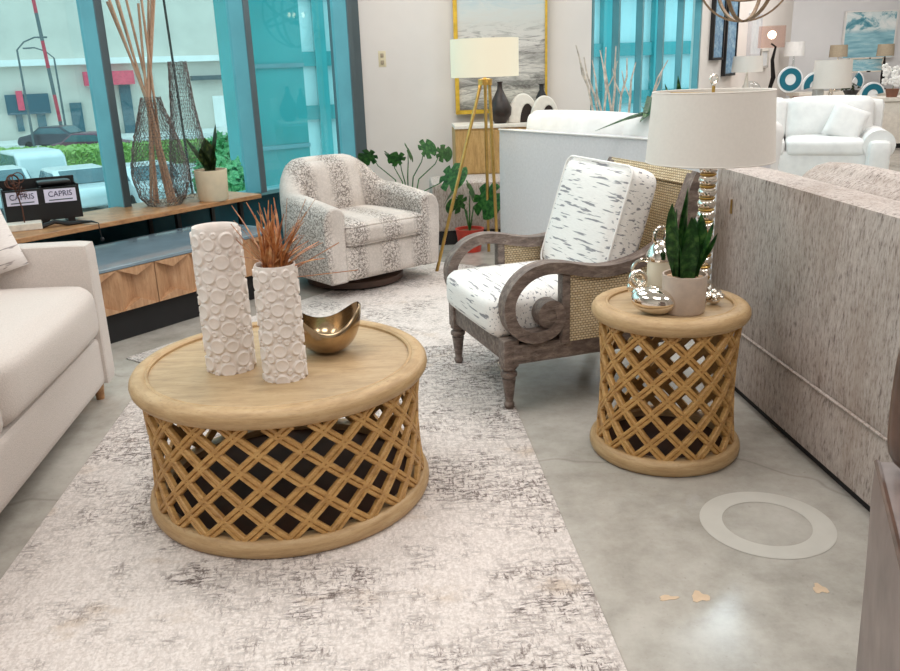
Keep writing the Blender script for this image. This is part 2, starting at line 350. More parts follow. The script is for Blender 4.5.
    def torus(s, R, r, c=(0, 0, 0), rot=(0, 0, 0), n=32, k=10, sc=(1, 1, 1)):
        b = bmesh.new(); V = [[b.verts.new(((R+r*cos(2*pi*j/k))*cos(2*pi*i/n), (R+r*cos(2*pi*j/k))*sin(2*pi*i/n), r*sin(2*pi*j/k))) for j in range(k)] for i in range(n)]
        for i in range(n):
            for j in range(k): b.faces.new((V[i][j], V[(i+1) % n][j], V[(i+1) % n][(j+1) % k], V[i][(j+1) % k]))
        return s._add(b, Matrix.Translation(c) @ Euler(rot).to_matrix().to_4x4() @ Matrix.Diagonal((*sc, 1)))
    def grid(s, rows, thick=0):
        "open sheet from rows of points"
        b = bmesh.new(); V = [[b.verts.new(p) for p in r] for r in rows]
        for a, q in zip(V, V[1:]):
            for i in range(len(a)-1): b.faces.new((a[i], a[i+1], q[i+1], q[i]))
        if thick: bmesh.ops.solidify(b, geom=b.faces[:], thickness=thick)
        return s._add(b)
    def build(s, name, mat, parent=None, smooth=True, loc=None, rz=0, ang=40):
        me = bpy.data.meshes.new(name); bmesh.ops.recalc_face_normals(s.bm, faces=s.bm.faces); s.bm.to_mesh(me); s.bm.free()
        if smooth:
            me.polygons.foreach_set('use_smooth', [True]*len(me.polygons)); me.set_sharp_from_angle(angle=radians(ang))
        me.materials.append(mat); o = bpy.data.objects.new(name, me); COL.objects.link(o)
        if parent: o.parent = parent
        if loc is not None: o.location = loc
        o.rotation_euler.z = rz
        return o
def tag(o, label, cat, group=None):
    o['label'] = label; o['category'] = cat
    if group: o['group'] = group
    return o
def thing(name, label, cat, loc=(0, 0, 0), rz=0, group=None):
    o = bpy.data.objects.new(name, None); COL.objects.link(o); o.empty_display_size = .05
    o.location = loc; o.rotation_euler.z = rz; return tag(o, label, cat, group)
def struct(b, name, mat, parent=None, **k):
    o = b.build(name, mat, parent, **k)
    if not parent: o['kind'] = 'structure'
    return o
def kids(o): return [c for c in bpy.data.objects if c.parent == o]
def copy_tree(o, parent=None):
    c = o.copy(); COL.objects.link(c)
    if parent: c.parent = parent
    for ch in kids(o): copy_tree(ch, c)
    return c
def mods(o, bevel=0, sub=0):
    if bevel: md = o.modifiers.new('bevel', 'BEVEL'); md.width = bevel; md.segments = 2; md.limit_method = 'ANGLE'
    if sub: md = o.modifiers.new('sub', 'SUBSURF'); md.levels = sub; md.render_levels = sub
    return o
def text(body, size, mat, name, parent, loc, rot, ext=.0005):
    cu = bpy.data.curves.new(name, 'FONT'); cu.body = body; cu.size = size; cu.extrude = ext; cu.align_x = 'CENTER'; cu.align_y = 'CENTER'; cu.materials.append(mat)
    q = bpy.data.objects.new(name, cu); COL.objects.link(q); dg = bpy.context.evaluated_depsgraph_get(); me = bpy.data.meshes.new_from_object(q.evaluated_get(dg)); bpy.data.objects.remove(q); me.materials.clear(); me.materials.append(mat)
    o = bpy.data.objects.new(name, me); COL.objects.link(o); o.parent = parent; o.location = loc; o.rotation_euler = rot; return o

# ------------------------------------------------------------------ room shell
AZ = radians(35.5); dS = Vector((sin(AZ), cos(AZ), 0)); nS = Vector((-cos(AZ), sin(AZ), 0)); RZ = pi/2-AZ   # window wall frame
def SN(s_, n_, z=0): return dS*s_ + nS*n_ + Vector((0, 0, z))
NW = 5.2; CEIL = 3.3
room = [SN(-3, NW).to_2d(), SN(6.035, NW).to_2d(), (1.376, 8.04), (5.44, 13.7), (8.5, 13.7), (8.5, -3), (-6.0, -3)]
struct(B().slab([tuple(p) for p in room], -.1, 0), 'floor', m_floor, smooth=False)
struct(B().slab([tuple(p) for p in room], CEIL, CEIL+.1), 'ceiling', m_ceil, smooth=False)
def wall(name, a, b_, z0, z1, mat, t=.12, out=1):
    a = Vector((a[0], a[1], 0)); b_ = Vector((b_[0], b_[1], 0)); d = (b_-a); L = d.length; d.normalize(); nrm = Vector((-d.y, d.x, 0))*out
    poly = [a, b_, b_+nrm*t, a+nrm*t]
    return struct(B().slab([(p.x, p.y) for p in poly], z0, z1), name, mat, smooth=False)
ca = SN(6.035, NW)
wall('wall_art', ca, (1.376, 8.04), 0, CEIL, m_wall)
w4 = Vector((1.376, 8.04, 0)); w4e = Vector((3.082, 10.429, 0))
wall('wall_pictures', w4e, (5.44, 13.7), 0, CEIL, m_wall)
wall('wall_far', (5.44, 13.7), (8.5, 13.7), 0, CEIL, m_wall2)
wall('wall_right', (8.5, 13.7), (8.5, -3), 0, CEIL, m_wall)
wall('wall_back', (8.5, -3), (-6, -3), 0, CEIL, m_wall)
wall('wall_left', (-6, -3), SN(-3, NW), 0, CEIL, m_wall)
wall('wall_window', SN(-3, NW), ca, 0, .47, m_tealwall)
wall('wall_window_base', w4, w4e, 0, .4, m_tealwall)
def winbox(b, s0, s1, n0, n1, z0, z1):
    c = SN((s0+s1)/2, (n0+n1)/2, (z0+z1)/2); return b.box(c, (s1-s0, n1-n0, z1-z0), (0, 0, RZ))
struct(winbox(B(), -3, 6.03, NW-.1, NW+.1, .47, .50), 'trim_1', m_teal, smooth=False)
mull = [-1.4, -.25, .95, 2.15, 3.335, 4.564, 5.716]
for i, (s0, s1) in enumerate(zip(mull, mull[1:])):
    g = struct(winbox(B(), s0+.03, s1+.03, NW, NW+.006, .5, CEIL), 'window_%d' % (i+1), m_glass, smooth=False)
    f = winbox(B(), s1+.015, s1+.065, NW-.15, NW+.03, .5, CEIL); fo = f.build('mullion', m_teal, g, smooth=False)
    winbox(B(), s1+.013, s1+.067, NW-.162, NW-.15, .5, CEIL).build('mullion_cap', m_greymetal, fo, smooth=False)
    if s1 > 5: winbox(B(), s1+.057, 6.03, NW-.03, NW+.1, .5, CEIL).build('jamb_panel', m_greymetal, g, smooth=False)
# second curtain wall, further back
d4 = (w4e-w4).normalized(); L4 = (w4e-w4).length; n4 = Vector((-d4.y, d4.x, 0)); rz4 = atan2(d4.y, d4.x)
def w4box(b, s0, s1, n0, n1, z0, z1):
    c = w4 + d4*((s0+s1)/2) + n4*((n0+n1)/2); c.z = (z0+z1)/2; return b.box(c, (s1-s0, n1-n0, z1-z0), (0, 0, rz4))
g4 = struct(w4box(B(), 0, L4, .06, .066, .4, CEIL), 'window_7', m_tealglass, smooth=False)
for k in range(6):
    s0 = .02 + k*(L4-.08)/5; w4box(B(), s0, s0+.04, 0, .07, .4, CEIL).build('mullion', m_teal, g4, smooth=False)
w4box(B(), 0, L4, -.04, .1, 2.05, 2.12).build('transom', m_teal, g4, smooth=False)

# outlet on the art wall
p = W(382, 59, 7.93); t = thing('wall_outlet', 'ivory power outlet plate on the wall left of the painting', 'outlet', (p.x, 7.955, p.z), .05)
B().box((0, -.008, 0), (.07, .012, .14), bev=.004).build('plate', m_outlet, t)
for z in (-.03, .03): B().box((0, -.016, z), (.03, .006, .035), bev=.004).build('socket', m_taupeshade, t)

# ------------------------------------------------------------------ rugs
FZ = .012
uR = Vector((-.0777, .997, 0)); rzR = atan2(.0777, .997)
def rugpoly(b, poly): return b.slab(poly, 0, FZ)
ro = Vector((-.56, 2.6, 0))
r = B().box((0, 0, FZ/2), (1.70, 4.0, FZ), bev=.004).build('area_rug', m_rug, None, loc=(-.492, 2.12, .0), rz=rzR)
tag(r, 'large distressed cream rug with dark speckles under the round coffee table', 'rug')
c2 = SN(1.6, 0)
t2 = Vector((-1.70, 4.15, 0)); a2 = radians(36); e1 = Vector((sin(a2), cos(a2), 0)); e2 = Vector((cos(a2), -sin(a2), 0))
cc = t2 + e1*1.3 + e2*.85
r = B().box((0, 0, FZ/2), (1.7, 2.6, FZ*.6), bev=.003).build('area_rug', m_rug2, None, loc=(cc.x, cc.y, .0), rz=-a2)
r.location.z = -.0024; tag(r, 'pale speckled rug under the swivel armchair by the windows', 'rug')
# scan marker overlay as a flat decal, then floor stains
b = bmesh.new(); n = 64; a = []; q = []
for k in range(n):
    th = 2*pi*k/n; a.append(b.verts.new((.203*cos(th), .203*sin(th), .0012))); q.append(b.verts.new((.134*cos(th), .134*sin(th), .0012)))
for k in range(n): b.faces.new((a[k], a[(k+1) % n], q[(k+1) % n], q[k]))
bb = B(); bb._add(b); o = bb.build('scan_marker_ring', m_ring, None, False, loc=(.975, 2.315, 0)); tag(o, 'pale scan marker ring overlaid on the concrete floor in front of the side table', 'overlay marker')
for (x, y, rx, ry, lab) in ((700, 597, .03, .028, 'larger peach patch on the concrete floor left of the light reflection'), (668, 598, .032, .014, 'small peach smear on the concrete floor leftmost near the rug'), (820, 589, .024, .026, 'peach patch on the concrete floor near the dark leather chair')):
    P = G(x, y); poly = []
    for k in range(18):
        th = 2*pi*k/18; w = 1+.25*sin(3*th+x)+.15*sin(5*th); poly.append((.8*rx*w*cos(th), .8*ry*w*sin(th)))
    o = B().slab(poly, .0002, .0012).build('floor_stain', m_patch, None, False, loc=(P.x, P.y, 0)); tag(o, lab, 'stain')

# ------------------------------------------------------------------ lattice drum tables
def drum_table(label, loc, Rtop, Rlat, Rbot, h, N, twist, name):
    t = thing(name, label, 'table', (loc[0], loc[1], loc[2]))
    T = .06
    zt = h
    B().lathe([(0, zt-.03), (Rtop-.055, zt-.03), (Rtop-.055, zt-.012), (0, zt-.012)], 72).build('table_top', m_table, t)
    prof = [(Rtop-.062, zt-.03), (Rtop-.062, zt-.004), (Rtop-.058, zt-.001), (Rtop-.052, zt-.004), (Rtop-.049, zt-.001), (Rtop-.04, zt)]
    for k in range(9):
        th = pi/2-pi*k/8; prof.append((Rtop-.03+.03*cos(th), zt-.03+.03*sin(th)))
    prof += [(Rtop-.062, zt-.06), (Rtop-.062, zt-.03)]
    B().lathe(prof, 96, cap=False).build('top_rim', m_rim, t)
    pr = []
    for k in range(13):
        th = pi/2-pi*k/12; pr.append((Rbot-.02+.02*cos(th), .03+.03*sin(th)))
    pr = [(Rbot-.06, .0), (Rbot-.06, .055)] + pr + [(Rbot-.06, 0)]
    B().lathe(pr, 96, cap=False).build('base_ring', m_rim, t)
    B().lathe([(0, .004), (Rbot-.06, .004), (Rbot-.06, .03), (0, .03)], 64).build('shadow_disc', m_inner, t)  # added disc, dark to stand in for the shaded floor inside the drum
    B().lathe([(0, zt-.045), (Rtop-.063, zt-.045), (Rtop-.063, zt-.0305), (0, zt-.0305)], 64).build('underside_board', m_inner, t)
    z0, z1 = .05, zt-.055; b = B(); hw = .0146 if N > 18 else .0138
    prof = [(-1, -.009), (-1, .003), (-.8, .007), (-.2, .007), (0, .001), (.2, .007), (.8, .007), (1, .003), (1, -.009)]
    for sgn in (1, -1):
        for k in range(N):
            a0 = 2*pi*k/N; bm = bmesh.new(); rings = []; S = 22
            for i in range(S+1):
                f = i/S; z = z0+(z1-z0)*f; an = a0+sgn*twist*f
                R = Rlat - .012*sin(pi*f)
                pos = Vector((R*cos(an), R*sin(an), z)); rad = Vector((cos(an), sin(an), 0)); tan = Vector((-sin(an), cos(an), 0))
                dr = (tan*(R*sgn*twist) + Vector((0, 0, z1-z0))).normalized(); sd = rad.cross(dr)
                lift = .0003 if sgn > 0 else 0
                rings.append([bm.verts.new(pos + sd*(u*hw) + rad*(v+lift)) for u, v in prof])
            for p, q in zip(rings, rings[1:]):
                for j in range(len(prof)): bm.faces.new((p[j], p[(j+1) % len(prof)], q[(j+1) % len(prof)], q[j]))
            b._add(bm)
    b.build('lattice_side', m_lattice, t, ang=30)
    return t
CT = (-.568, 2.654, FZ); ST = (.796, 2.8976, 0)
lat = .487-.105
drum_table('large round honey wood coffee table with lattice drum base on the rug', CT, .488, .455, .478, .482, 22, 2*pi/22*3.3, 'coffee_table')
drum_table('tall narrow round lattice drum side table holding the table lamp', ST, .280, .247, .276, .573, 14, 2*pi/14*4.2, 'side_table')
CTZ = FZ+.482-.012; STZ = .573-.012

# ------------------------------------------------------------------ relief vases on the coffee table
def relief_vase(label, loc, R, h, seed, tilt):
    rnd = random.Random(seed); C = 2*pi*R; circ = []
    for rad in [R*.34]*40 + [R*.28]*120 + [R*.2]*240 + [R*.13]*420:
        for _ in range(60):
            u, v = rnd.uniform(0, C), rnd.uniform(.004, h-rad-.004)
            if all(min(abs(u-a), C-abs(u-a))**2+(v-b_)**2 > (rad+q+.001)**2 for a, b_, q in circ): circ.append((u, v, rad)); break
    nu, nv = 210, int(h/C*210)
    U = np.linspace(0, C, nu, endpoint=False); V = np.linspace(0, h, nv)
    uu, vv = np.meshgrid(U, V); hh = np.zeros_like(uu)
    for a, b_, q in circ:
        du = np.abs(uu-a); du = np.minimum(du, C-du); d = np.sqrt(du**2+(vv-b_)**2)
        e = .0055/(1+np.exp((d-q*.97)/.0007)) + .0022*np.exp(-((d-q*.86)/(q*.13+.0006))**2) - .0014*np.exp(-(d/(q*.55))**2)
        hh = np.maximum(hh, e) if False else hh + e
    hh = np.clip(hh, -.0015, .007)
    b = bmesh.new(); rows = []
    for j in range(nv):
        sq = 1-.03*(V[j]/h)
        rows.append([b.verts.new(((R*sq+hh[j, i])*cos(2*pi*i/nu), (R*sq+hh[j, i])*sin(2*pi*i/nu), V[j])) for i in range(nu)])
    ins = [(R*.95, h+.004), (R*.88, h+.002), (R*.86, h-.02), (R*.86, .02)]
    for r_, z in ins: rows.append([b.verts.new((r_*cos(2*pi*i/nu), r_*sin(2*pi*i/nu), z)) for i in range(nu)])
    for p, q in zip(rows, rows[1:]):
        for i in range(nu): b.faces.new((p[i], p[(i+1) % nu], q[(i+1) % nu], q[i]))
    b.faces.new(rows[0][::-1]); b.faces.new(rows[-1])
    bb = B(); bb._add(b); o = bb.build('relief_vase', m_ivase, None, loc=loc, ang=75); tag(o, label, 'vase'); return o
m_ivase = simple('white_matte_ceramic', (228, 218, 210), .7, 0, .03, 40, .05)
relief_vase('tall white cylinder vase with raised circle pattern, empty, on coffee table', (-.722, 2.60, CTZ), .074, .466, 3, 0)
relief_vase('short white circle patterned vase holding russet grass on coffee table', (-.527, 2.50, CTZ), .064, .362, 5, 0)
g = B(); rnd = random.Random(4)
for k in range(64):
    a = rnd.uniform(0, 2*pi); ln = rnd.uniform(.06, .25); sp = rnd.uniform(.01, .14); base = Vector((rnd.uniform(-.03, .03), rnd.uniform(-.03, .03), .02)); pp = []
    for i in range(9):
        f = i/8
        if f < .5: q = base + Vector((0, 0, .31*f/.5))
        else:
            e = (f-.5)/.5; q = base + Vector((cos(a)*sp*e**1.3, sin(a)*sp*e**1.3, .31+ln*e-.02*e*e*sp/.1))
        pp.append(q)
    g.ribbon(pp, [max(.0009, (.0075 if k % 3 else .004)*(1-abs(i/8-.45)*1.2)*(1 if i < 8 else .1)) for i in range(9)], .0006, Vector((-sin(a), cos(a), .2*(k % 3))))
for a, sp, ln in ((2.6, .17, .13), (2.9, .13, .17), (-.15, .26, .03), (.2, .2, .10)):
    pp = [Vector((0, 0, .02)), Vector((0, 0, .2)), Vector((0, 0, .31))] + [Vector((cos(a)*sp*e, sin(a)*sp*e, .31+ln*e)) for e in (.3, .6, 1)]
    g.tube(pp, .0014, 5)
o = g.build('dried_grass', m_grass, None, loc=(-.527, 2.50, CTZ+.005)); tag(o, 'bunch of dried russet grass standing in the shorter white vase', 'dried grass')
# bowl : a boat shaped bowl whose rim rises to two horns
b = bmesh.new(); rows = []; nu, nv = 48, 12
for th_ in (0, .006):
    for j in range(nv+1):
        f = j/nv; row = []
        for i in range(nu):
            a = 2*pi*i/nu; lift = .07*abs(cos(a))**2.2; R = .110*(1+.10*abs(cos(a))**4); hh = .085+lift
            ph = f*pi/2
            k_ = sin(ph)**.8; row.append(b.verts.new(((R*k_-th_)*cos(a), (.108*k_-th_)*sin(a), hh*(1-cos(ph))**1.15 + th_)))
        rows.append(row)
A_, Bq = rows[:nv+1], rows[nv+1:]
for S_ in (A_, Bq):
    for p, q in zip(S_, S_[1:]):
        for i in range(nu): b.faces.new((p[i], p[(i+1) % nu], q[(i+1) % nu], q[i]))
for i in range(nu): b.faces.new((A_[-1][i], A_[-1][(i+1) % nu], Bq[-1][(i+1) % nu], Bq[-1][i]))
bmesh.ops.remove_doubles(b, verts=b.verts, dist=1e-5)
bb = B(); bb._add(b); bb.lathe([(.03, -.002), (.03, .004)], 24)
o = bb.build('horned_bowl', m_bronze, None, loc=(-.42, 2.735, CTZ+.002), rz=radians(14), ang=60); tag(o, 'polished brass bowl with upswept pointed rim behind the white vases', 'bowl')

# ------------------------------------------------------------------ carved armchair
AC = thing('carved_armchair', 'grey driftwood scroll arm chair with cane panels and white dash print cushions', 'armchair', (.112, 3.58, 0), atan2(.321, .947))
YA = .345
def leg_front(y):
    b = B(); b.box((.03, y, .262), (.066, .066, .12), bev=.005)
    b.lathe([(.0, FZ), (.017, FZ), (.022, FZ+.012), (.022, FZ+.022), (.016, FZ+.03), (.019, .06), (.027, .13), (.030, .145), (.024, .150), (.034, .157), (.036, .166), (.034, .175), (.024, .181), (.026, .187), (.035, .193), (.035, .204)], 20, (.03, y, 0))
    return b
for y in (-.315, .315): leg_front(y).build('leg', m_greywood, AC)
for y in (-.31, .31):
    B().ribbon([(.70, y, .31), (.72, y, .18), (.79, y, 0)], .024, .024, (0, 1, 0)).build('leg', m_greywood, AC)
b = B(); b.box((.028, 0, .265), (.04, .60, .09), bev=.006); b.box((.4, -.325, .255), (.72, .05, .085), bev=.006); b.box((.4, .325, .255), (.72, .05, .085), bev=.006); b.box((.73, 0, .265), (.04, .6, .085), bev=.006)
b.box((.39, 0, .30), (.70, .6, .02)); b.build('seat_rail', m_greywood, AC, ang=30)
arm_path = [(.735, .655), (.67, .62), (.60, .594), (.52, .578), (.43, .574), (.34, .588), (.26, .606), (.18, .613), (.11, .597), (.055, .558), (.02, .505), (.012, .45), (.025, .395), (.06, .352), (.11, .33), (.165, .33), (.21, .348), (.237, .385), (.238, .425), (.212, .457), (.175, .455), (.155, .425), (.163, .393), (.19, .388)]
for s_ in (-1, 1):
    b = B(); y = s_*YA
    P = [Vector((x, y, z)) for x, z in arm_path]
    # smooth the path
    Q = []
    for i in range(len(P)-1):
        p0, p1, p2, p3 = P[max(i-1, 0)], P[i], P[i+1], P[min(i+2, len(P)-1)]
        for k in range(4):
            u = k/4; Q.append(.5*((2*p1)+(p2-p0)*u+(2*p0-5*p1+4*p2-p3)*u*u+(3*p1-p0-3*p2+p3)*u**3))
    Q.append(P[-1])
    nq = len(Q); b.ribbon(Q, .034, [.024 if i < nq*.62 else .024-.008*(i-nq*.62)/(nq*.38) for i in range(nq)], (0, 1, 0))
    b.lathe([(0, -.03), (.052, -.03), (.052, .03), (0, .03)], 28, (.19, y, .412), Euler((pi/2, 0, 0)))
    mods(b.build('scroll_arm', m_greywood, AC, ang=35), .004)
    B().box((.268, y, .43), (.036, .05, .30), bev=.005).build('arm_post', m_greywood, AC)
    B().box((.475, y, .43), (.40, .022, .29)).build('cane_panel', m_cane, AC, False)
# back frame
def bk(f, y, o=0): return Vector((.665+.22*f+.0*f*f+o, y, .28+.635*f-o*.35))
for y in (-.335, .335):
    B().ribbon([bk(0, y), bk(.3, y), bk(.6, y), bk(.85, y, .004), bk(1.0, y, .008), bk(1.03, y, .012)], .03, .04, (0, 1, 0)).build('back_post', m_greywood, AC)
b = B(); b.ribbon([bk(1.0, y, .0) for y in (-.33, -.2, -.1, 0, .1, .2, .33)], .03, .028, (.3, 0, 1)); b.build('back_rail', m_cane, AC); b = B(); b.ribbon([bk(.18, -.31), bk(.18, .31)], .025, .02, (.3, 0, 1)); b.build('back_rail', m_greywood, AC)
b = B(); b.grid([[bk(f, y, -.012)for y in np.linspace(-.31, .31, 9)] for f in (0.1, .5, 1.0)], .03); b.build('back_cane_panel', m_cane, AC)
b = B(); b.soft((.285, 0, .402), (.64, .60, .18), .05, (.015, .005, .012), 14); o = b.build('seat_cushion', m_dash, AC)
B().torus(1, .0, n=3, k=3) if False else None
b = B(); b.soft((0, 0, 0), (.16, .60, .52), .05, (.03, .01, .01), 14)
o = b.build('back_cushion', m_dashB, AC); o.location = (.60, 0, .71); o.rotation_euler = (0, radians(17), 0)
pw = B()
def piping(c, hx, hy, r, fn, n=12):
    pts = []
    for sx, sy, a0 in ((1, 1, 0), (-1, 1, pi/2), (-1, -1, pi), (1, -1, 1.5*pi)):
        for k in range(5):
            a = a0+pi/2*k/4; pts.append(fn(sx*(hx-r)+r*cos(a), sy*(hy-r)+r*sin(a)))
    return pts
pw.tube(piping(0, .30, .26, .05, lambda u, v: Vector((-.068, u, v))), .006, 6, True)
op = pw.build('piping', m_white, o)

# ------------------------------------------------------------------ swivel chair
SWC = Vector((-.645, 5.70, FZ)); SWRZ = radians(41)
SW = thing('swivel_armchair', 'barrel swivel armchair in grey antelope print beside the windows', 'armchair', SWC, SWRZ)
def swivel():
    Wd, D = .42, .36
    path = []
    for f in np.linspace(0, 1, 8): path.append((-Wd, -D+f*.36, 0))
    for a in np.linspace(pi, 0, 25)[1:-1]: path.append((Wd*cos(a), .0+.42*sin(a), sin(a)))
    for f in np.linspace(0, 1, 8): path.append((Wd, -f*.36, 0))
    b = bmesh.new(); rings = []
    for i, (x, y, u) in enumerate(path):
        if y <= 0: nx, ny = (math.copysign(1, x), 0)
        else: L = sqrt((x/Wd)**2+(y/.42)**2); nx, ny = x/Wd/L, y/.42/L
        sm = u*u*(3-2*u) if u < 1 else 1
        sm = max(0, min(1, (u-.25)/.65)); sm = sm*sm*(3-2*sm); top = .585 + .05*max(0, min(1, (y+.36)/.36)) + .20*sm; bot = .095
        th = .125+.02*sm
        slope = .05*sm
        sec = [(0, bot), (0.02, bot+.25), (.02, top-.08), (0, top-.03), (-.03, top-.004), (-th/2, top), (-th+.02, top-.012), (-th-.005, top-.05), (-th-slope*.5, top-.12), (-th, .36), (-th, bot)]
        rings.append([b.verts.new((x+nx*o, y+ny*o, z)) for o, z in sec])
    for p, q in zip(rings, rings[1:]):
        for k in range(len(p)): b.faces.new((p[k], p[(k+1) % len(p)], q[(k+1) % len(p)], q[k]))
    b.faces.new(rings[0][::-1]); b.faces.new(rings[-1])
    bb = B(); bb._add(b); o = bb.build('barrel_shell', m_animal, SW, ang=50); mods(o, .012)
    b = B(); b.soft((0, -.03, .215), (.62, .68, .24), .03, (0, .01, 0), 8); b.build('seat_base', m_animal, SW)
    def wid(p, u): return p
    b = B(); b.soft((0, -.075, .395), (.60, .64, .15), .05, (0, .02, .02), 14); c = b.build('seat_cushion', m_animal, SW)
    B().tube(piping(0, .295, .315, .05, lambda u, v: Vector((u, v-.075, .452))), .006, 6, True).build('piping', m_animal, c)
    B().tube(piping(0, .295, .315, .05, lambda u, v: Vector((u, v-.075, .338))), .006, 6, True).build('piping', m_animal, c)
    b = B(); b.soft((0, .23, .60), (.50, .12, .42), .05, (0, .03, 0), 10, (radians(-10), 0, 0)); b.build('back_cushion', m_animal, SW)
    b = B(); b.lathe([(0, 0), (.30, 0), (.315, .012), (.315, .05), (.30, .06), (0, .06)], 48); b.build('swivel_base', m_seat_black, SW)
    B().lathe([(0, .06), (.12, .06), (.12, .10), (0, .10)], 24).build('swivel_plate', m_darkmetal, SW)
swivel(); SW.scale = (1.06, 1.06, .99)

# ------------------------------------------------------------------ oatmeal sofa at left
LS = thing('upholstered_sofa', 'oatmeal boucle sofa with track arms at the left edge', 'sofa', (-1.565, 3.68, 0), radians(5.6))
# local: +y away, -x to the sofa back; far end at y=0
L_ = 2.35
b = B(); b.soft((-.46, -L_/2, .195), (.90, L_-.02, .23), .03, n=10); b.build('base', m_sofaL, LS)
for y in (-.065, -L_+.065):
    b = B(); b.soft((-.46, y, .4025), (.93, .125, .645), .02, (0, .004, 0), 12); b.build('arm', m_sofaL, LS)
b = B(); b.soft((-.84, -L_/2, .44), (.16, L_-.26, .76), .05, n=10); b.build('backrest', m_sofaL, LS)
for k in range(2):
    y = -.13-(L_-.26)*(k+.5)/2
    b = B(); b.soft((-.385, y, .435), (.80, (L_-.26)/2-.008, .245), .06, (.025, .0, .03), 14); c = b.build('seat_cushion', m_sofaL, LS)
    b = B(); b.soft((0, 0, 0), (.2, (L_-.26)/2-.02, .42), .08, (.04, 0, .02), 12); c = b.build('back_cushion', m_sofaL, LS); c.location = (-.70, y, .74); c.rotation_euler = (0, radians(-12), 0)
for x, y in ((-.06, -.08), (-.06, -L_+.08), (-.85, -.08), (-.85, -L_+.08)):
    B().lathe([(.0, 0), (.018, 0), (.026, .09), (0, .09)], 14, (x, y, 0)).build('leg', m_plank, LS)
def throw(name, label, loc, rot, w, h, t, mat, group=None, parent=None):
    b = bmesh.new(); N = 14; top = []; bot = []
    for s_ in (1, -1):
        rows = []
        for j in range(N+1):
            r_ = []
            for i in range(N+1):
                u, v = -1+2*i/N, -1+2*j/N
                k = max(0, (1-u**4)*(1-v**4))**.6; pin = 1-.07*(u*u+v*v)+.1*u*u*v*v
                r_.append(b.verts.new((u*w/2*pin, s_*t/2*k, v*h/2*pin)))
            rows.append(r_)
        for p, q in zip(rows, rows[1:]):
            for i in range(N): b.faces.new((p[i], p[i+1], q[i+1], q[i]) if s_ < 0 else (q[i], q[i+1], p[i+1], p[i]))
    bmesh.ops.remove_doubles(b, verts=b.verts, dist=1e-5)
    bb = B(); bb._add(b); o = bb.build(name, mat, None, ang=60); o.location = loc; o.rotation_euler = rot
    tag(o, label, 'pillow', group); return o
throw('throw_pillow', 'pale throw pillow with grey wavy lines leaning on the left sofa', (-2.06, 3.45, .76), (radians(-14), radians(-17), radians(20)), .5, .38, .14, m_pillow)

# ------------------------------------------------------------------ faceted cabinet + plank bench by the window
CB = thing('low_cabinet', 'low wooden cabinet with faceted doors and stone top below the windows', 'cabinet', SN(2.82, 4.37, 0), RZ)
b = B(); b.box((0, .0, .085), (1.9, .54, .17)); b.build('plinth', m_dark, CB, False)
b = B(); b.box((0, .02, .29), (1.92, .56, .24)); b.build('body', m_cab, CB, False)
b = B(); b.box((0, 0, .42), (1.94, .66, .02), bev=.004); b.build('stone_top', m_cabtop, CB, False)
for k in range(4):
    x0 = -.955+k*.4775; b = bmesh.new(); nf = 4; w = .473/nf
    # each door carries upright folded facets with angled ends
    for j in range(nf):
        xa, xb, xm = x0+j*w, x0+(j+1)*w, x0+(j+.5)*w; y0 = -.268; y1 = -.325
        P = lambda x, y, z: b.verts.new((x, y, z))
        z0, z1 = .175, .408; hi = (j % 2 == 0)
        A1, A2 = P(xa, y1 if hi else y0, z0), P(xa, y1 if hi else y0, z1); C1, C2 = P(xb, y0 if hi else y1, z0), P(xb, y0 if hi else y1, z1)
        b.faces.new((A1, C1, C2, A2))
        for (p, q) in ((A1, C1), (A2, C2)):
            D1, D2 = P(xa, y0+.01, p.co.z), P(xb, y0+.01, p.co.z); b.faces.new((p, q, D2, D1))
    bb = B(); bb._add(b)
    for j in range(nf):   # pointed wedges at top and bottom of the facets
        xa, xb = x0+j*w, x0+(j+1)*w
        for zz, dz in ((.408, -.05), (.175, .05)):
            bb.prism([(xa, zz), (xb, zz), ((xb if j % 2 == 0 else xa), zz+dz)], -.328, -.27)
    bb.build('door', m_cab, CB, False)
PB = thing('plank_bench', 'long walnut plank bench with slim dark legs along the windows', 'bench', SN(3.0, 4.88, 0), RZ)
b = B(); b.box((-.03, .0, .555), (2.44, .52, .03), bev=.004); b.build('plank_top', m_plank, PB, False)
for x in (-1.1, .55, 1.1):
    b = B(); b.box((x, -.12, .27), (.03, .03, .54)); b.box((x, .2, .27), (.03, .03, .54)); b.box((x, 0, .53), (.03, .40, .02)); b.build('leg_frame', m_black, PB, False)
b = B(); b.box((-.03, .21, .34), (2.4, .02, .36)); b.build('back_panel', m_tealwall, PB, False)
PZ = .57
# black card box with two printed plates
KB = thing('display_box', 'black tray box with two pale printed cards on the plank bench', 'box', SN(2.745, 4.975, PZ), RZ-.42); KB.scale = (.84, .9, .92)
b = B(); b.box((0, 0, .125), (.50, .20, .03)); b.box((0, .09, .16), (.50, .015, .26)); b.box((0, -.09, .135), (.50, .015, .21)); b.box((-.245, 0, .14), (.012, .19, .22)); b.box((.245, 0, .14), (.012, .19, .22)); b.box((0, 0, .14), (.012, .19, .22)); b.build('tray', m_black, KB, False)
for x in (-.17, .0, .17): B().box((x, 0, .015), (.05, .18, .03)).build('foot', m_black, KB, False)
b = B(); b.soft((.1, .02, .262), (.22, .14, .03), .012, n=6); b.build('camera_strap', m_black, KB)
for x, sz in ((-.13, .20), (.12, .21)):
    c = B().box((x, -.101, .185), (sz, .004, .085), (0, radians(1), 0)).build('name_card', m_plate, KB, False)
    text('CAPRIS', .05, m_inkblue, 'lettering', c, (x, -.1045, .195), (pi/2, 0, 0))
    B().box((x, -.1036, .158), (sz*.75, .001, .007)).build('print_line', m_greymetal, c, False)
b = B(); b.torus(.045, .006, (-.16, 0, .285), (pi/2, 0, .4), 24, 6); b.build('wire_handle', m_rust, KB)
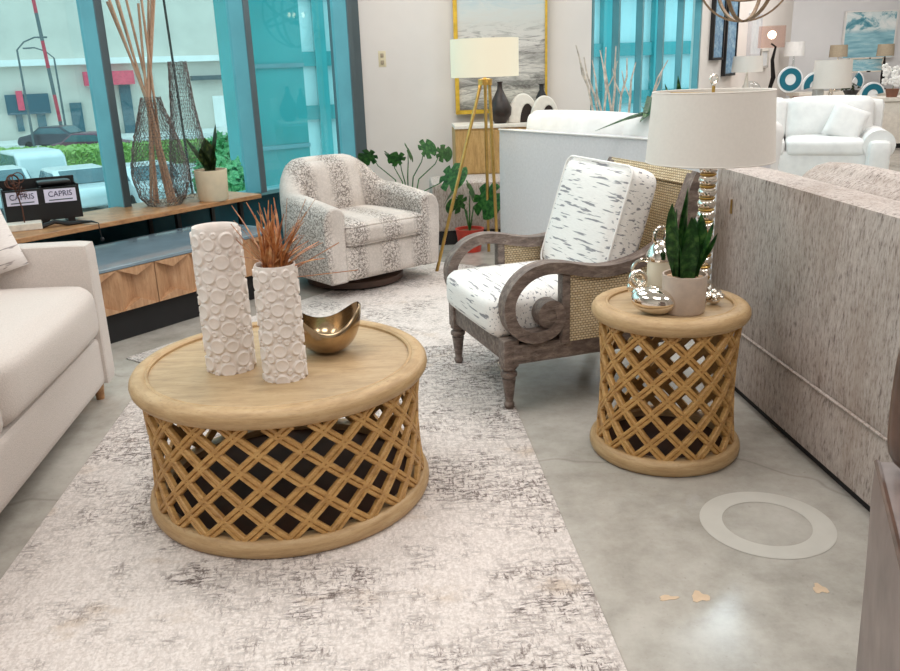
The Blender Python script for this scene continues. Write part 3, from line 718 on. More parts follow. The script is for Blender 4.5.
b = B(); P = [SN(2.62, 4.80, PZ+.012), SN(2.70, 4.79, PZ+.03), SN(2.76, 4.74, PZ+.012), SN(2.83, 4.72, PZ+.012), SN(2.86, 4.66, PZ+.014), SN(2.865, 4.60, PZ+.008), SN(2.862, 4.597, PZ-.03), SN(2.87, 4.597, PZ-.09)]
b.tube(P, [.014, .014, .014, .011, .007, .003, .003, .003], 8); b.sphere(P[-1], .013, 8)
o = b.build('power_cable', m_black); tag(o, 'black cable with a plug dangling over the plank bench edge', 'cable')
WS = thing('wire_sculpture', 'twisted rusty wire sculpture on a white stone slab, sofa end of bench', 'sculpture', G(24, 229.5, PZ), RZ-.5)
B().box((0, 0, .02), (.2, .12, .04), bev=.004).build('stone_slab', m_concretewhite, WS, False)
b = B(); b.tube([(.01, 0, .04), (.012, 0, .12), (0, 0, .2), (-.01, .0, .27)], .004, 6)
rnd = random.Random(2)
for k in range(9):
    a = rnd.uniform(0, 6.28); b.tube([(0, 0, .2), (.03*cos(a), .02*sin(a), .21+.01*k), (.055*cos(a), .04*sin(a), .2+.012*k), (.03*cos(a+.8), .03*sin(a), .19+.016*k)], .0022, 5)
b.torus(.03, .003, (.02, 0, .30), (1.3, .2, 0), 20, 5); b.torus(.025, .003, (-.03, 0, .27), (1.1, .6, 0), 20, 5)
b.build('wire_figure', m_rust, WS)

# woven wire vessels
def wire_vase(name, label, loc, prof, n, seed, mat, th=.0045):
    rnd = random.Random(seed); b = bmesh.new(); rings = []
    for j, (r, z) in enumerate(prof):
        rings.append([b.verts.new(((r+rnd.uniform(-.003, .003))*cos(2*pi*(i+.5*(j % 2)+rnd.uniform(-.3, .3))/n), (r+rnd.uniform(-.003, .003))*sin(2*pi*(i+.5*(j % 2)+rnd.uniform(-.3, .3))/n), z+rnd.uniform(-.005, .005))) for i in range(n)])
    for j, (p, q) in enumerate(zip(rings, rings[1:])):
        for i in range(n):
            i2 = (i+1) % n
            if j % 2 == 0: b.faces.new((p[i], p[i2], q[i])); b.faces.new((p[i2], q[i2], q[i]))
            else: b.faces.new((p[i], p[i2], q[i2])); b.faces.new((p[i], q[i2], q[i]))
    bb = B(); bb._add(b); o = bb.build(name, mat, None, False, loc=loc); md = o.modifiers.new('wire', 'WIREFRAME'); md.thickness = th; md.use_even_offset = False
    tag(o, label, 'vase'); return o
def interp(keys, n):
    zs = [k[1] for k in keys]; rs = [k[0] for k in keys]; out = []
    for i in range(n+1):
        z = zs[0]+(zs[-1]-zs[0])*i/n; out.append((float(np.interp(z, zs, rs)), z))
    return out
m_wire = simple('dark_pewter_wire', (120, 112, 108), .4, .6, .25, 40)
V1 = SN(3.55, 4.88, PZ)
wire_vase('woven_wire_vase', 'bulbous woven wire vase holding bamboo poles on the plank bench', V1+Vector((0, 0, .004)), interp([(.11, 0), (.155, .06), (.185, .18), (.18, .28), (.14, .44), (.09, .6), (.062, .70)], 34), 36, 1, m_wire, .004)
B_c = V1+Vector((0, 0, 0))
rnd = random.Random(9)
tops = [(-.20, .03), (-.17, -.02), (-.15, .05), (-.12, 0), (-.09, .03), (.0, .02), (.04, -.03), (.09, .02), (.12, .03), (.06, .05)]
for k, (tx, ty) in enumerate(tops):
    ln = 1.30+rnd.uniform(-.03, .03)+(.12 if k in (4, 8) else 0); nx_ = rnd.uniform(-.028, .028); ny_ = rnd.uniform(-.03, .03)
    bx = max(-.1, min(.1, nx_-(tx-nx_)*.6)); by = max(-.08, min(.08, ny_-(ty-ny_)*.8))
    b = B(); b.tube([(bx, by, .012), (bx*.5+nx_*.5, by*.5+ny_*.5, .34), (nx_, ny_, .69), ((tx+nx_)/2, (ty+ny_)/2, (ln+.69)/2), (tx, ty, ln)], .0085, 7)
    o = b.build('bamboo_pole', m_bamboo, None, loc=B_c); tag(o, 'thin dry bamboo pole standing in the bulbous wire vase', 'bamboo pole', 'bamboo poles in the wire vase')
V2 = SN(3.90, 5.01, PZ)
wire_vase('woven_wire_vase', 'tall tapering woven wire vase with narrow neck behind the cream pot', V2+Vector((0, 0, .004)), interp([(.11, 0), (.145, .08), (.14, .2), (.115, .4), (.085, .6), (.06, .92)], 36), 34, 6, m_wire, .004)
# snake plant in cream pot
def snake_leaf(h, w, lean, az, twist=.3, base=.04):
    rows = []; n = 9
    for i in range(n+1):
        f = i/n; wd = w*(.55+.9*f-1.45*f**3.2) if f < 1 else 0; wd = max(wd, .001)
        c = Vector((cos(az)*lean*f**1.4, sin(az)*lean*f**1.4, h*f)); a = az+pi/2+twist*f
        rows.append([c + Vector((cos(a), sin(a), 0))*wd*u + Vector((cos(az), sin(az), 0))*(.18*wd*u*u*2) for u in (-1, -.5, 0, .5, 1)])
    return rows
p = SN(3.83, 4.71, PZ); SP = thing('potted_snake_plant', 'snake plant in a round cream pot at the end of the plank bench', 'plant', p); SP.scale = (1.14, 1.14, 1.28)
B().lathe([(0, 0), (.082, 0), (.09, .01), (.097, .165), (.09, .165), (.088, .15), (0, .148)], 36).build('pot', m_pot, SP)
B().lathe([(0, .158), (.07, .156), (.087, .151)], 24, cap=False).build('soil', m_soil, SP)
for h, w, le, a in ((.19, .05, .15, 2.9), (.18, .05, .03, 2.2), (.25, .05, .06, .3), (.17, .048, .02, -1.2), (.13, .04, .06, 4.2)):
    b = B(); b.grid(snake_leaf(h, w, le, a), .003); o = b.build('leaf', m_snaked, SP); o.location.z = .152

# ------------------------------------------------------------------ side table objects
TB = thing('potted_snake_plant', 'dark green upright succulent in a taupe pot on the side table', 'plant', (.815, 2.795, STZ))
B().lathe([(0, 0), (.066, 0), (.072, .008), (.076, .135), (.07, .135), (.068, .115), (0, .115)], 36).build('pot', m_taupepot, TB)
B().lathe([(0, .128), (.05, .126), (.068, .122)], 24, cap=False).build('mulch', m_barksoil, TB)
rnd = random.Random(11)
for k, (h, w, le, a) in enumerate(((.31, .026, -.02, 1.9), (.26, .04, .03, 3.3), (.22, .04, .02, .2), (.20, .036, .055, -.4), (.22, .04, .02, -1.6), (.16, .032, .07, 5.9), (.24, .036, .01, 2.7), (.19, .036, .045, 3.6), (.20, .036, .03, .9), (.29, .024, -.03, 2.4), (.17, .034, .04, 4.6))):
    b = B(); b.grid(snake_leaf(h, w, le, a, .5), .004); o = b.build('leaf', m_snake, TB); o.location = (.028*cos(a), .028*sin(a), .12)
o = B().sphere((0, 0, 0), .056, 20, (1.38, .86, .84)).build('polished_pebble', m_silver, None); o.location = (.705, 2.775, STZ+.0475); o.rotation_euler = (0, .10, -.35); tag(o, 'large polished silver pebble on the side table, nearest the front', 'ornament')
b = B(); b.sphere((0, 0, .03), .032, 14, (1.1, .95, .94)); b.sphere((.05, -.01, .034), .034, 14, (1, .95, 1)); b.torus(.026, .010, (-.012, .0, .082), (pi/2, 0, .5), 28, 12); b.sphere((-.034, 0, .05), .018, 10)
o = b.build('knot_figurine', m_silver, None, loc=(.70, 2.945, STZ), rz=-.5); tag(o, 'small silver knot figurine behind the large pebble on the side table', 'figurine')
PT = thing('lidded_jar', 'cream jar with silver lid and loop handle beside the succulent pot', 'jar', (.775, 2.985, STZ)); PT.scale = (1.1, 1.1, 1.15)
B().lathe([(0, 0), (.036, 0), (.04, .006), (.04, .13), (.034, .135), (0, .135)], 28).build('jar_body', m_cream, PT)
b = B(); b.lathe([(.044, .125), (.046, .14), (.03, .17), (.012, .185), (0, .187)], 24); b.build('lid', m_silver, PT)
B().torus(.028, .006, (.0, 0, .20), (pi/2, 0, .5), 24, 8).build('loop_handle', m_silver, PT)
b = B(); b.torus(.036, .006, (-.055, 0, .09), (pi/2, 0, 0), 20, 8); b.build('side_handle', m_silver, PT)
SFL = thing('silver_flower', 'silver flower ornament lying at the sofa side of the side table', 'ornament', (.945, 2.87, STZ))
b = B()
for k in range(7): b.sphere((.022*cos(k*.9), .022*sin(k*.9), .035), .014, 8, (1.3, .7, .6), (0, .4, k*.9))
b.sphere((0, 0, .045), .013, 8); b.build('petals', m_silver, SFL)
b = B(); b.sphere((0, 0, .016), .018, 8, (1.2, 1.2, .85)); b.tube([(-.015, 0, .02), (-.05, -.02, .012), (-.1, -.03, .014)], .008, 8); b.build('stem', m_silver, SFL)
# table lamp
TL = thing('table_lamp', 'table lamp with stacked silver ball stem and white drum shade on side table', 'lamp', (.945, 3.02, STZ))
B().box((0, 0, .012), (.12, .12, .022), bev=.004).build('base', m_silver, TL, False)
b = B(); prof = []
for k in range(12):
    z = .022+k*.042
    for j in range(9):
        a = pi*j/8; prof.append((.012+.021*sin(a), z+.021-.021*cos(a)))
b.lathe(prof, 24); o = b.build('ball_stem', m_silver, TL)
for k in range(1, 12): B().torus(.026, .0035, (0, 0, .022+k*.042), (0, 0, 0), 24, 6).build('stem_ring', m_gold, TL)
zb, zt = .490, .728
b = B(); b.lathe([(.222, zb), (.206, zt), (.202, zt), (.218, zb)], 64, cap=False); bm_ = b.bm; b.build('lamp_shade', m_shade, TL)
for r_, z_ in ((.221, zb), (.205, zt)): B().torus(r_, .003, (0, 0, z_), n=64, k=6).build('shade_trim', m_shade, TL)
b = B(); b.tube([(0, 0, .52), (0, 0, .748)], .006, 8)
for k in range(3): b.tube([(0, 0, .72), (.204*cos(2.1*k), .204*sin(2.1*k), .72)], .003, 6)
b.build('harp', m_gold, TL)
b = B(); b.torus(.014, .004, (0, 0, .768), (pi/2, 0, .3), 20, 8); b.sphere((0, 0, .75), .008, 8); b.build('finial', m_silver, TL)

# ------------------------------------------------------------------ chenille sofa at right (seen from behind)
RS = thing('chenille_sofa', 'grey chenille sofa seen from behind along the right side', 'sofa', (1.225, 3.293, 0), radians(4.05))
Y0, Y1 = -1.55, .42; yc = (Y0+Y1)/2; ln = Y1-Y0
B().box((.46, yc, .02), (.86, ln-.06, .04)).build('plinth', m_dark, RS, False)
b = B(); b.soft((.47, yc, .165), (.94, ln, .255), .018, n=6); b.build('base', m_chen, RS)
b = B(); b.soft((.09, yc, .62), (.18, ln, .66), .02, n=6); b.build('backrest', m_chen, RS)
B().tube([(-.002, Y0+.02, .294), (-.002, Y1-.01, .294)], .006, 6).build('piping', m_chen, RS)
for y in (Y0+.09, Y1-.09):
    b = B(); b.soft((.5, y, .45), (.88, .17, .36), .03, n=6); b.build('arm', m_chen, RS)
for k in range(2):
    y = Y0+.18+(ln-.36)*(k+.5)/2; w = (ln-.36)/2
    b = B(); b.soft((.56, y, .40), (.72, w-.01, .2), .05, (.01, 0, .02), 10); b.build('seat_cushion', m_chen, RS)
    b = B(); b.soft((0, 0, 0), (.24, w+.04, .56), .09, (.05, 0, .03), 12); c = b.build('back_cushion', m_chen, RS); c.location = (.345, y, .68); c.rotation_euler = (0, radians(14), 0)
B().box((-.006, .22, .80), (.004, .012, .06)).build('zip_pull', m_gold, RS, False)

# ------------------------------------------------------------------ leather chair, right foreground
LC = thing('leather_club_chair', 'taupe leather chair cut off at the right foreground edge', 'armchair', (.788, 1.435, 0), radians(-21))
b = B(); b.soft((.34, -.32, .36), (.68, .64, .63), .025, n=8, fn=lambda p, u: Vector((p.x+(.014*(1-u.z) if u.x < 0 else 0), p.y, p.z))); b.build('body', m_leather, LC)
b = B(); b.soft((0, 0, 0), (.62, .10, .27), .045, (.01, .02, .01), 12); c = b.build('back_cushion', m_brown, LC); c.location = (.335, -.06, .81); c.rotation_euler = (radians(-4), 0, 0)
B().tube([(.012, -.02, .668), (.012, -.62, .668)], .006, 6).build('piping', m_brown, LC)
for x, y in ((.05, -.06), (.63, -.06), (.05, -.58), (.63, -.58)): B().box((x, y, .022), (.05, .05, .044)).build('leg', m_dark, LC, False)

# ------------------------------------------------------------------ white sofa with grey back (middle distance)
WSo = thing('pale_sofa', 'white sofa with pale grey back standing behind the cane armchair', 'sofa', (.40, 6.20, 0), atan2(-1.2, .8))
# local +x along the back towards camera right, +y towards the sofa front
Lw = 2.2
b = B(); b.soft((Lw/2, .06, .49), (Lw, .12, .94), .015, n=6); b.build('backrest', m_greyS, WSo)
B().tube([(.01, -.0, .958), (Lw-.01, 0, .958)], .007, 6).build('piping', m_whiteS, WSo)
b = B(); b.soft((Lw/2, .52, .23), (Lw, .8, .30), .03, n=6); b.build('base', m_whiteS, WSo)
for x in (.08, Lw-.08): b = B(); b.soft((x, .5, .38), (.16, .86, .56), .04, n=6); b.build('arm', m_whiteS, WSo)
for k in range(2):
    x = .17+(Lw-.34)*(k+.5)/2; w = (Lw-.34)/2
    b = B(); b.soft((x, .55, .43), (w-.01, .7, .18), .05, (0, .01, .02), 10); b.build('seat_cushion', m_whiteS, WSo)
    b = B(); b.soft((x, .24, .805), (w+.16, .22, .54), .07, (0, .04, .015), 12, (radians(-8), 0, 0)); b.build('back_cushion', m_whiteS, WSo)

# ------------------------------------------------------------------ console, painting, lamp, plants by the art wall
CO = thing('wood_console', 'tan oak console against the art wall under the painting', 'console', (.52, 7.55, 0), .05)
b = B(); b.box((0, 0, .69), (.86, .40, .40), bev=.006); b.build('body', m_console, CO, False)
b = B(); b.box((.01, -.005, .905), (.88, .42, .03), bev=.004); b.build('top', m_ivory, CO, False)
b = B(); b.box((0, .02, .245), (.80, .34, .49)); b.build('lower_plinth', m_ivory, CO, False)
for x in (-.215, .215): B().box((x, -.203, .69), (.42, .012, .36), bev=.003).build('door', m_console, CO, False)
OT = thing('upholstered_ottoman', 'speckled grey ottoman behind the tripod lamp and monstera', 'ottoman', (.21, 7.0, 0), .05)
b = B(); b.soft((0, .05, .31), (.66, .5, .40), .03, (0, 0, .01), 8); b.build('cushion_body', m_chen, OT)
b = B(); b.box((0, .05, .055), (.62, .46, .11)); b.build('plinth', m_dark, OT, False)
pz_ = W(458, 112, 7.90)
PA = thing('framed_painting', 'large abstract grey seascape in a gold frame behind the floor lamp', 'painting', (.545, 7.955, 1.02), .052)
B().box((0, -.03, .76), (.80, .03, 1.52)).build('canvas', m_art, PA, False)
b = B(); b.box((-.405, -.03, .76), (.035, .06, 1.59)); b.box((.405, -.03, .76), (.02, .06, 1.59)); b.box((0, -.03, -.02), (.83, .06, .035)); b.box((0, -.03, 1.54), (.83, .06, .035)); b.build('frame', m_goldframe, PA, False)
# ornaments on console
cz = .92
o = B().lathe([(0, 0), (.05, 0), (.095, .07), (.10, .13), (.06, .21), (.025, .28), (.02, .33), (.028, .345), (.02, .345), (.0, .34)], 24).build('brown_vase', m_darkvase, None, loc=(.50, 7.46, cz)); tag(o, 'dark brown bottle vase on the console beside the tripod lamp', 'vase')
def arch_sculpt(label, x, s, y=7.46, rz=0):
    t = thing('ceramic_sculpture', label, 'sculpture', (x, y, cz), rz)
    b = bmesh.new(); n = 28; out = []; inn = []
    for k in range(n+1):
        f = k/n; a = pi*1.02*f
        out.append((.13*s*cos(a)-.03*s*(1-f)*0, .24*s*sin(a)**.9 if sin(a) > 0 else 0)); inn.append((.062*s*cos(a)+.035*s, .155*s*max(0, sin(a))))
    poly = out + inn[::-1]
    bb = B(); bb.prism(poly, -.05*s, .05*s); o = bb.build('shell', m_ivory, t, ang=50); mods(o, .012*s)
    b = B(); b.prism([(x_, z_) for x_, z_ in inn], -.035*s, .035*s); b.build('dark_inside', m_darkvase, t)
    return t
arch_sculpt('taller ivory ceramic arch sculpture with dark hollow, left one on console', .70, 1.0, 7.5)
arch_sculpt('shorter ivory ceramic arch sculpture with dark hollow, right end of console', .87, .92, 7.36)
o = B().lathe([(0, 0), (.04, 0), (.06, .05), (.05, .2), (.02, .26), (.02, .30), (.03, .31), (0, .31)], 20).build('black_bottle', m_black, None, loc=(.88, 7.66, cz)); tag(o, 'black bottle vase half hidden behind the ivory arch sculptures', 'vase')
# tripod lamp
FL = thing('tripod_floor_lamp', 'gold tripod floor lamp with lit cream drum shade before the painting', 'lamp', (.305, 6.08, 0))
hub = Vector((0, 0, 1.30))
for fx, fy in ((-.385, -.22), (.07, -.01), (.025, .42)):
    B().tube([(fx, fy, 0), hub+Vector((fx, fy, 0)).normalized()*.03], .012, 10).build('leg', m_gold, FL)
B().lathe([(0, 1.27), (.05, 1.27), (.05, 1.31), (.012, 1.315), (.012, 1.42), (0, 1.42)], 20).build('hub', m_gold, FL)
m_litshade = Mat('lit_cream_shade'); m_litshade = m_litshade.set((240, 232, 210), .9, **{'Emission Color': lin((255, 240, 200)), 'Emission Strength': .1})
B().lathe([(.235, 1.325), (.235, 1.575), (.231, 1.575), (.231, 1.325)], 48, cap=False).build('lamp_shade', m_litshade, FL)
o = B().sphere((0, 0, 1.45), .03, 10, (1, 1, 1.4)).build('bulb', emit('lamp_bulb', (255, 236, 196), 12), FL)
# monstera
def monstera_leaf(s):
    n = 40; pts = []; 
    for k in range(n):
        a = 2*pi*k/n; r = .5*(1+.28*cos(a))*(1-.12*cos(2*a)); 
        if abs(a-pi) > .5 and k % 5 == 2 and .5 < a < 5.8: r *= .55
        if abs(a-pi) < .2: r *= .55
        pts.append((r*cos(a)*s+.1*s, r*sin(a)*s*.85))
    b = bmesh.new(); c = b.verts.new((0, 0, .0)); vs = [b.verts.new((x, y, -.10*(x*x+y*y)/s - .08*abs(y))) for x, y in pts]
    for k in range(n): b.faces.new((c, vs[k], vs[(k+1) % n]))
    bmesh.ops.solidify(b, geom=b.faces[:], thickness=.002); return b
def monstera(name, label, loc, pot_mat, leaves, pot=True):
    t = thing(name, label, 'plant', loc)
    B().lathe([(0, 0), (.085, 0), (.11, .17), (.115, .18), (.10, .18), (.098, .155), (0, .15)], 28).build('pot', pot_mat, t)
    B().lathe([(0, .162), (.09, .16), (.0985, .157)], 20, cap=False).build('soil', m_soil, t)
    for (P, s, rot) in leaves:
        P = Vector(P)-Vector(loc); b = B(); b.tube([(0, 0, .15), (P.x*.35, P.y*.35, .16+(P.z-.15)*.65), tuple(P*.85+Vector((0, 0, .03))), tuple(P)], [.006, .005, .004, .003], 6); st = b.build('stem', m_leaf, t)
        bb = B(); bb._add(monstera_leaf(s), Matrix.Translation(P) @ Euler(rot).to_matrix().to_4x4()); bb.build('leaf', m_leaf, st, ang=60)
yb = 6.6
monstera('potted_monstera', 'leafy monstera in a dark pot behind the swivel armchair', (-.30, 6.75, 0), m_dark,
 [(W(372, 155, 6.7), .17, (.9, .3, 2.9)), (W(392, 158, 6.6), .16, (1.0, .2, 1.8)), (W(408, 150, 6.65), .17, (1.1, .5, 1.2)), (W(424, 150, 6.6), .17, (1.1, -.3, .6)), (W(440, 153, 6.7), .15, (1.2, .1, .1)), (W(400, 160, 6.5), .15, (.9, -.5, 3.6)), (W(447, 175, 6.5), .26, (.9, .1, 5.6))])
monstera('potted_monstera', 'monstera in a small red pot beside the tripod lamp leg', (.185, 6.55, 0), m_red,
 [(W(482, 196, 6.4), .30, (1.25, .5, 5.4)), (W(461, 203, 6.4), .2, (1.0, .0, 3.6)), (W(452, 190, 6.5), .26, (.9, .3, 4.4)), (W(470, 190, 6.5), .18, (1.2, .2, 1.2))])

# bare branches, leaf spray behind the pale sofa
VB = thing('floor_vase', 'tall white floor vase behind the pale sofa holding bare branches', 'vase', (1.36, 6.75, 0))
B().lathe([(0, 0), (.10, 0), (.13, .1), (.15, .4), (.14, .68), (.14, .74), (.13, .74), (.12, .1), (0, .1)], 28).build('vase_body', m_ivory, VB)
rnd = random.Random(21)
for k, (px_, py_) in enumerate(((576, 45), (584, 57), (606, 47), (616, 46), (627, 58), (600, 50), (668, 60), (592, 60), (636, 62))):
    T_ = W(px_, py_, 6.75+rnd.uniform(-.15, .15)); base = Vector((1.36, 6.75, .12)); mid = Vector((1.36+(T_.x-1.36)*.3, 6.75+(T_.y-6.75)*.12, .74)); pts = []
    ctrl = [base, mid] + [mid.lerp(T_, f)+Vector((rnd.uniform(-.02, .02), rnd.uniform(-.02, .02), 0)) for f in (.2, .4, .6, .8)] + [T_]
    b = B(); b.tube(ctrl, [.009, .010, .010, .009, .009, .007, .004], 6)
    if k % 2 == 0:
        q = ctrl[4]; b.tube([q, q+Vector((.05*(1 if k % 4 else -1), 0, .10)), q+Vector((.07*(1 if k % 4 else -1), 0, .2))], [.006, .005, .003], 5)
    o = b.build('bare_branch', m_birch); tag(o, 'pale bare branch rising from the vase behind the pale sofa', 'branch', 'bare branches behind the sofa')
YP = thing('potted_bromeliad', 'spiky green plant with yellow leaves behind the pale sofa', 'plant', (1.78, 6.35, 0))
B().lathe([(0, 0), (.12, 0), (.15, .62), (.13, .62), (.125, .55), (0, .55)], 24).build('pot', m_ivory, YP)
for k, (px_, py_, mt) in enumerate(((595, 131, m_snake), (612, 124, m_snake), (640, 122, m_snake), (648, 118, m_yleaf), (641, 106, m_yleaf), (655, 104, m_yleaf), (672, 100, m_snake), (678, 76, m_snake), (665, 84, m_snake))):
    o0 = Vector((1.78, 6.35, 0))
    if k < 3: ctrl = [Vector((1.78, 6.35, .56)), Vector((1.66, 6.15, .95)), Vector((1.42, 5.85, 1.17)), W(652-k*2, 112-k, 5.3), W((652+px_)/2, (112+py_)/2-2, 5.15), W(px_, py_, 5.05)]
    else: T_ = W(px_, py_, 6.2); ctrl = [Vector((1.78, 6.35, .56)).lerp(T_, f)+Vector((0, 0, .08*sin(pi*f))) for f in (0, .2, .4, .6, .8, 1)]
    rows = []
    for i, c in enumerate(ctrl):
        f = i/5; c = c-o0; w = .045*(1-f)**.6+.002; pr = (ctrl[min(i+1, 5)]-ctrl[max(i-1, 0)]).cross(Vector((0, 0, 1))).normalized(); rows.append([c-pr*w, c+Vector((0, 0, -w*.4)), c+pr*w])
    b = B(); b.grid(rows, .003); b.build('leaf', mt, YP)

# ------------------------------------------------------------------ far group: white slipcover sofa, console, lamps, pictures
FS = thing('slipcover_sofa', 'white slipcovered sofa with rolled arms in the far right background', 'sofa', (3.72, 9.29, 0), radians(-20))
b = B(); b.soft((0, 0, .22), (1.9, .85, .44), .03, n=6); b.build('skirted_base', m_whiteS, FS)
for x in (-.88, .88):
    b = B(); b.soft((x, -.08, .28), (.22, .98, .54), .06, n=6); b.lathe([(0, -.56), (.13, -.56), (.15, -.53), (.15, .42), (0, .42)], 24, (x, -.02, .50), Euler((pi/2, 0, 0))); b.build('rolled_arm', m_whiteS, FS)
b = B(); b.soft((0, .36, .60), (1.96, .2, .66), .07, n=8); b.build('backrest', m_whiteS, FS)
for k in range(2):
    x = -.385+.77*k
    b = B(); b.soft((x, -.08, .47), (.76, .72, .17), .05, (0, .01, .02), 10); b.build('seat_cushion', m_whiteS, FS)
    b = B(); b.soft((x*1.12, .2, .72), (.88, .22, .46), .09, (0, .05, .02), 10, (radians(-12), 0, 0)); b.build('back_cushion', m_whiteS, FS)
def pil(px_, py_, Y, rot, s, lab): 
    throw('throw_pillow', lab, W(px_, py_, Y), rot, s, s, .14, m_whiteS)
pil(846, 123, 8.98, (radians(-20), radians(20), radians(-25)), .38, 'white throw pillow leaning by the far sofa right arm')
ET = thing('end_table', 'brown wooden end table at the far right edge beside slipcovered sofa', 'table', (5.05, 8.25, 0))
B().box((0, 0, .56), (.5, .5, .04), bev=.004).build('top', m_endtable, ET, False)
B().box((0, 0, .47), (.44, .44, .14), bev=.004).build('drawer_box', m_endtable, ET, False)
for x in (-.2, .2):
    for y in (-.2, .2): B().box((x, y, .2), (.035, .035, .4)).build('leg', m_endtable, ET, False)
# console table behind the far sofa
YC = 10.9
CT2 = thing('sofa_console', 'long pale console table behind the far white sofa', 'table', (4.95, YC, 0))
B().box((0, 0, .83), (2.7, .36, .05), bev=.004).build('top', m_ivory, CT2, False)
B().box((0, .0, .74), (2.5, .3, .12)).build('apron', m_ivory, CT2, False)
for x in (-1.2, 1.2):
    for y in (-.12, .12): B().box((x, y, .34), (.06, .06, .68)).build('leg', m_ivory, CT2, False)
CZ = .856
def ring(px_, py_, R, frac0, frac1, lab, Y=YC-.1, hole=.5, stand=True):  # overlay tag icons, built as solid rings standing on the console
    c = W(px_, py_, Y); t = thing('overlay_tag', lab, 'ornament', (c.x, Y, CZ)); z = c.z-CZ
    def arc(b, r0, r1, y0, y1):
        n = 40; poly = [(r1*cos(a), z+r1*sin(a)) for a in np.linspace(frac0, frac1, n)] + [(r0*cos(a), z+r0*sin(a)) for a in np.linspace(frac1, frac0, n)]
        if abs(frac1-frac0-2*pi) < 1e-3:
            for k in range(n):
                a0, a1 = 2*pi*k/n, 2*pi*(k+1)/n; b.prism([(r0*cos(a0), z+r0*sin(a0)), (r1*cos(a0), z+r1*sin(a0)), (r1*cos(a1), z+r1*sin(a1)), (r0*cos(a1), z+r0*sin(a1))], y0, y1)
        else: b.prism(poly, y0, y1)
        return b
    arc(B(), .001, R*1.15, -.012, .012).build('white_border', m_whitering, t, False)
    arc(B(), R*hole, R, -.02, .02).build('teal_ring', m_tealring, t, False)
    if stand: B().box((0, .0, min(.02, z)), (R*.8, .05, .02)).build('foot', m_whitering, t, False)
ring(790, 79.5, .135, 0, 2*pi, 'complete teal ring overlay tag with white border, leftmost on far console')
ring(815, 86, .145, radians(85), radians(195), 'quarter arc teal overlay tag tucked behind the blank white lampshade')
ring(852, 82, .125, radians(-30), radians(60), 'curved teal overlay tag between lampshade and half ring on far console')
ring(872, 95, .135, radians(10), radians(180), 'half ring teal overlay tag with white border, rightmost on far console')
def lamp(lab, px_, ytop, ybot, wpx, Y, zbase, mat, stem_mat, stemr=.02, lit=0):
    a, c = W(px_, ytop, Y), W(px_, ybot, Y); R = wpx/2*Y*1.03/F_PX
    t = thing('table_lamp', lab, 'lamp', (c.x, Y, zbase)); h0, h1 = c.z-zbase, a.z-zbase
    B().lathe([(R, h0), (R*.93, h1), (R*.91, h1), (R*.98, h0)], 32, cap=False).build('lamp_shade', mat, t)
    B().lathe([(0, 0), (.07, 0), (.07, .015), (stemr, .03), (stemr*1.6, h0*.4), (stemr, h0*.8), (.008, h0), (.008, h0+(h1-h0)*.7), (0, h0+(h1-h0)*.7)], 20).build('lamp_base', stem_mat, t)
    return t
lamp('blank white drum shade lamp in the middle of the far console', 831, 60, 88, 35, YC-.13, CZ, m_shade, m_silver)
lamp('small white shade lamp left of the seascape on the far sideboard', 794, 42, 56, 18, 13.05, .86, m_whiteS, m_clear)
lamp('taupe shade lamp at the left edge of the seascape painting', 838, 45, 57, 16, 13.05, .86, m_taupeshade, m_silver)
lamp('taupe shade lamp at the right edge of the seascape painting', 885, 44, 56, 15, 13.05, .86, m_taupeshade, m_darkmetal)
lamp('cream shade lamp in front of the framed prints', 747, 56, 72, 28, YC-.1, CZ, m_shade, m_ivory)
SB = thing('far_sideboard', 'pale sideboard standing against the far grey wall', 'sideboard', (6.85, 13.1, 0))
B().box((0, 0, .83), (3.1, .5, .05)).build('top', m_ivory, SB, False); B().box((0, 0, .44), (3.0, .46, .74)).build('body', m_ivory, SB, False); B().box((0, 0, .035), (2.7, .4, .07)).build('plinth', m_dark, SB, False)
def flatpic(lab, px0, py0, px1, py1, Y, mat, fr, name='framed_painting', fw_=.02):
    a, c = W(px0, py0, Y), W(px1, py1, Y); w, h = abs(c.x-a.x), abs(a.z-c.z)
    t = thing(name, lab, 'painting', ((a.x+c.x)/2, Y, min(a.z, c.z)))
    B().box((0, 0, h/2), (w, .03, h)).build('canvas', mat, t, False)
    b = B(); b.box((-w/2, 0, h/2), (fw_, .05, h+fw_)); b.box((w/2, 0, h/2), (fw_, .05, h+fw_)); b.box((0, 0, 0), (w, .05, fw_)); b.box((0, 0, h), (w, .05, fw_)); b.build('frame', fr, t, False)
flatpic('large blue cloud and sea painting on the far grey wall', 846, 12, 892, 57, 13.66, m_sea, m_whiteS)
flatpic('smaller blue shoreline painting below the seascape, above the sideboard', 848, 59, 881, 71, 13.3, m_sea2, m_silver)
def wallpic(lab, px0, px1, pyt, pyb, mat, fr, f=.03):
    # hangs on the pictures wall
    A = w4; 
    def hit(x, y):
        d = fw + RR*((x-450)/F_PX) - UU*((y-335.5)/F_PX); n_ = n4; t_ = ((A-Vector((0, 0, H))).dot(n_)-.03)/d.dot(n_); return Vector((0, 0, H))+d*t_
    a, c = hit(px0, pyb), hit(px1, pyb); tp = hit(px0, pyt); w = (c.to_2d()-a.to_2d()).length; h = tp.z-a.z
    mid = (a+c)/2; t = thing('framed_print', lab, 'picture', (mid.x, mid.y, a.z), rz4)
    B().box((0, 0, h/2), (w, .02, h)).build('print', mat, t, False)
    b = B(); b.box((-w/2, 0, h/2), (f, .05, h+f)); b.box((w/2, 0, h/2), (f, .05, h+f)); b.box((0, 0, 0), (w, .05, f)); b.box((0, 0, h), (w, .05, f)); b.build('frame', fr, t, False)
wallpic('black framed blue wave print nearest the curtain wall', 711, 721, -14, 59, m_blueart, m_black)
wallpic('black framed blue print, second from the curtain wall, hung lower', 723, 733, -6, 75, m_blueart, m_black)
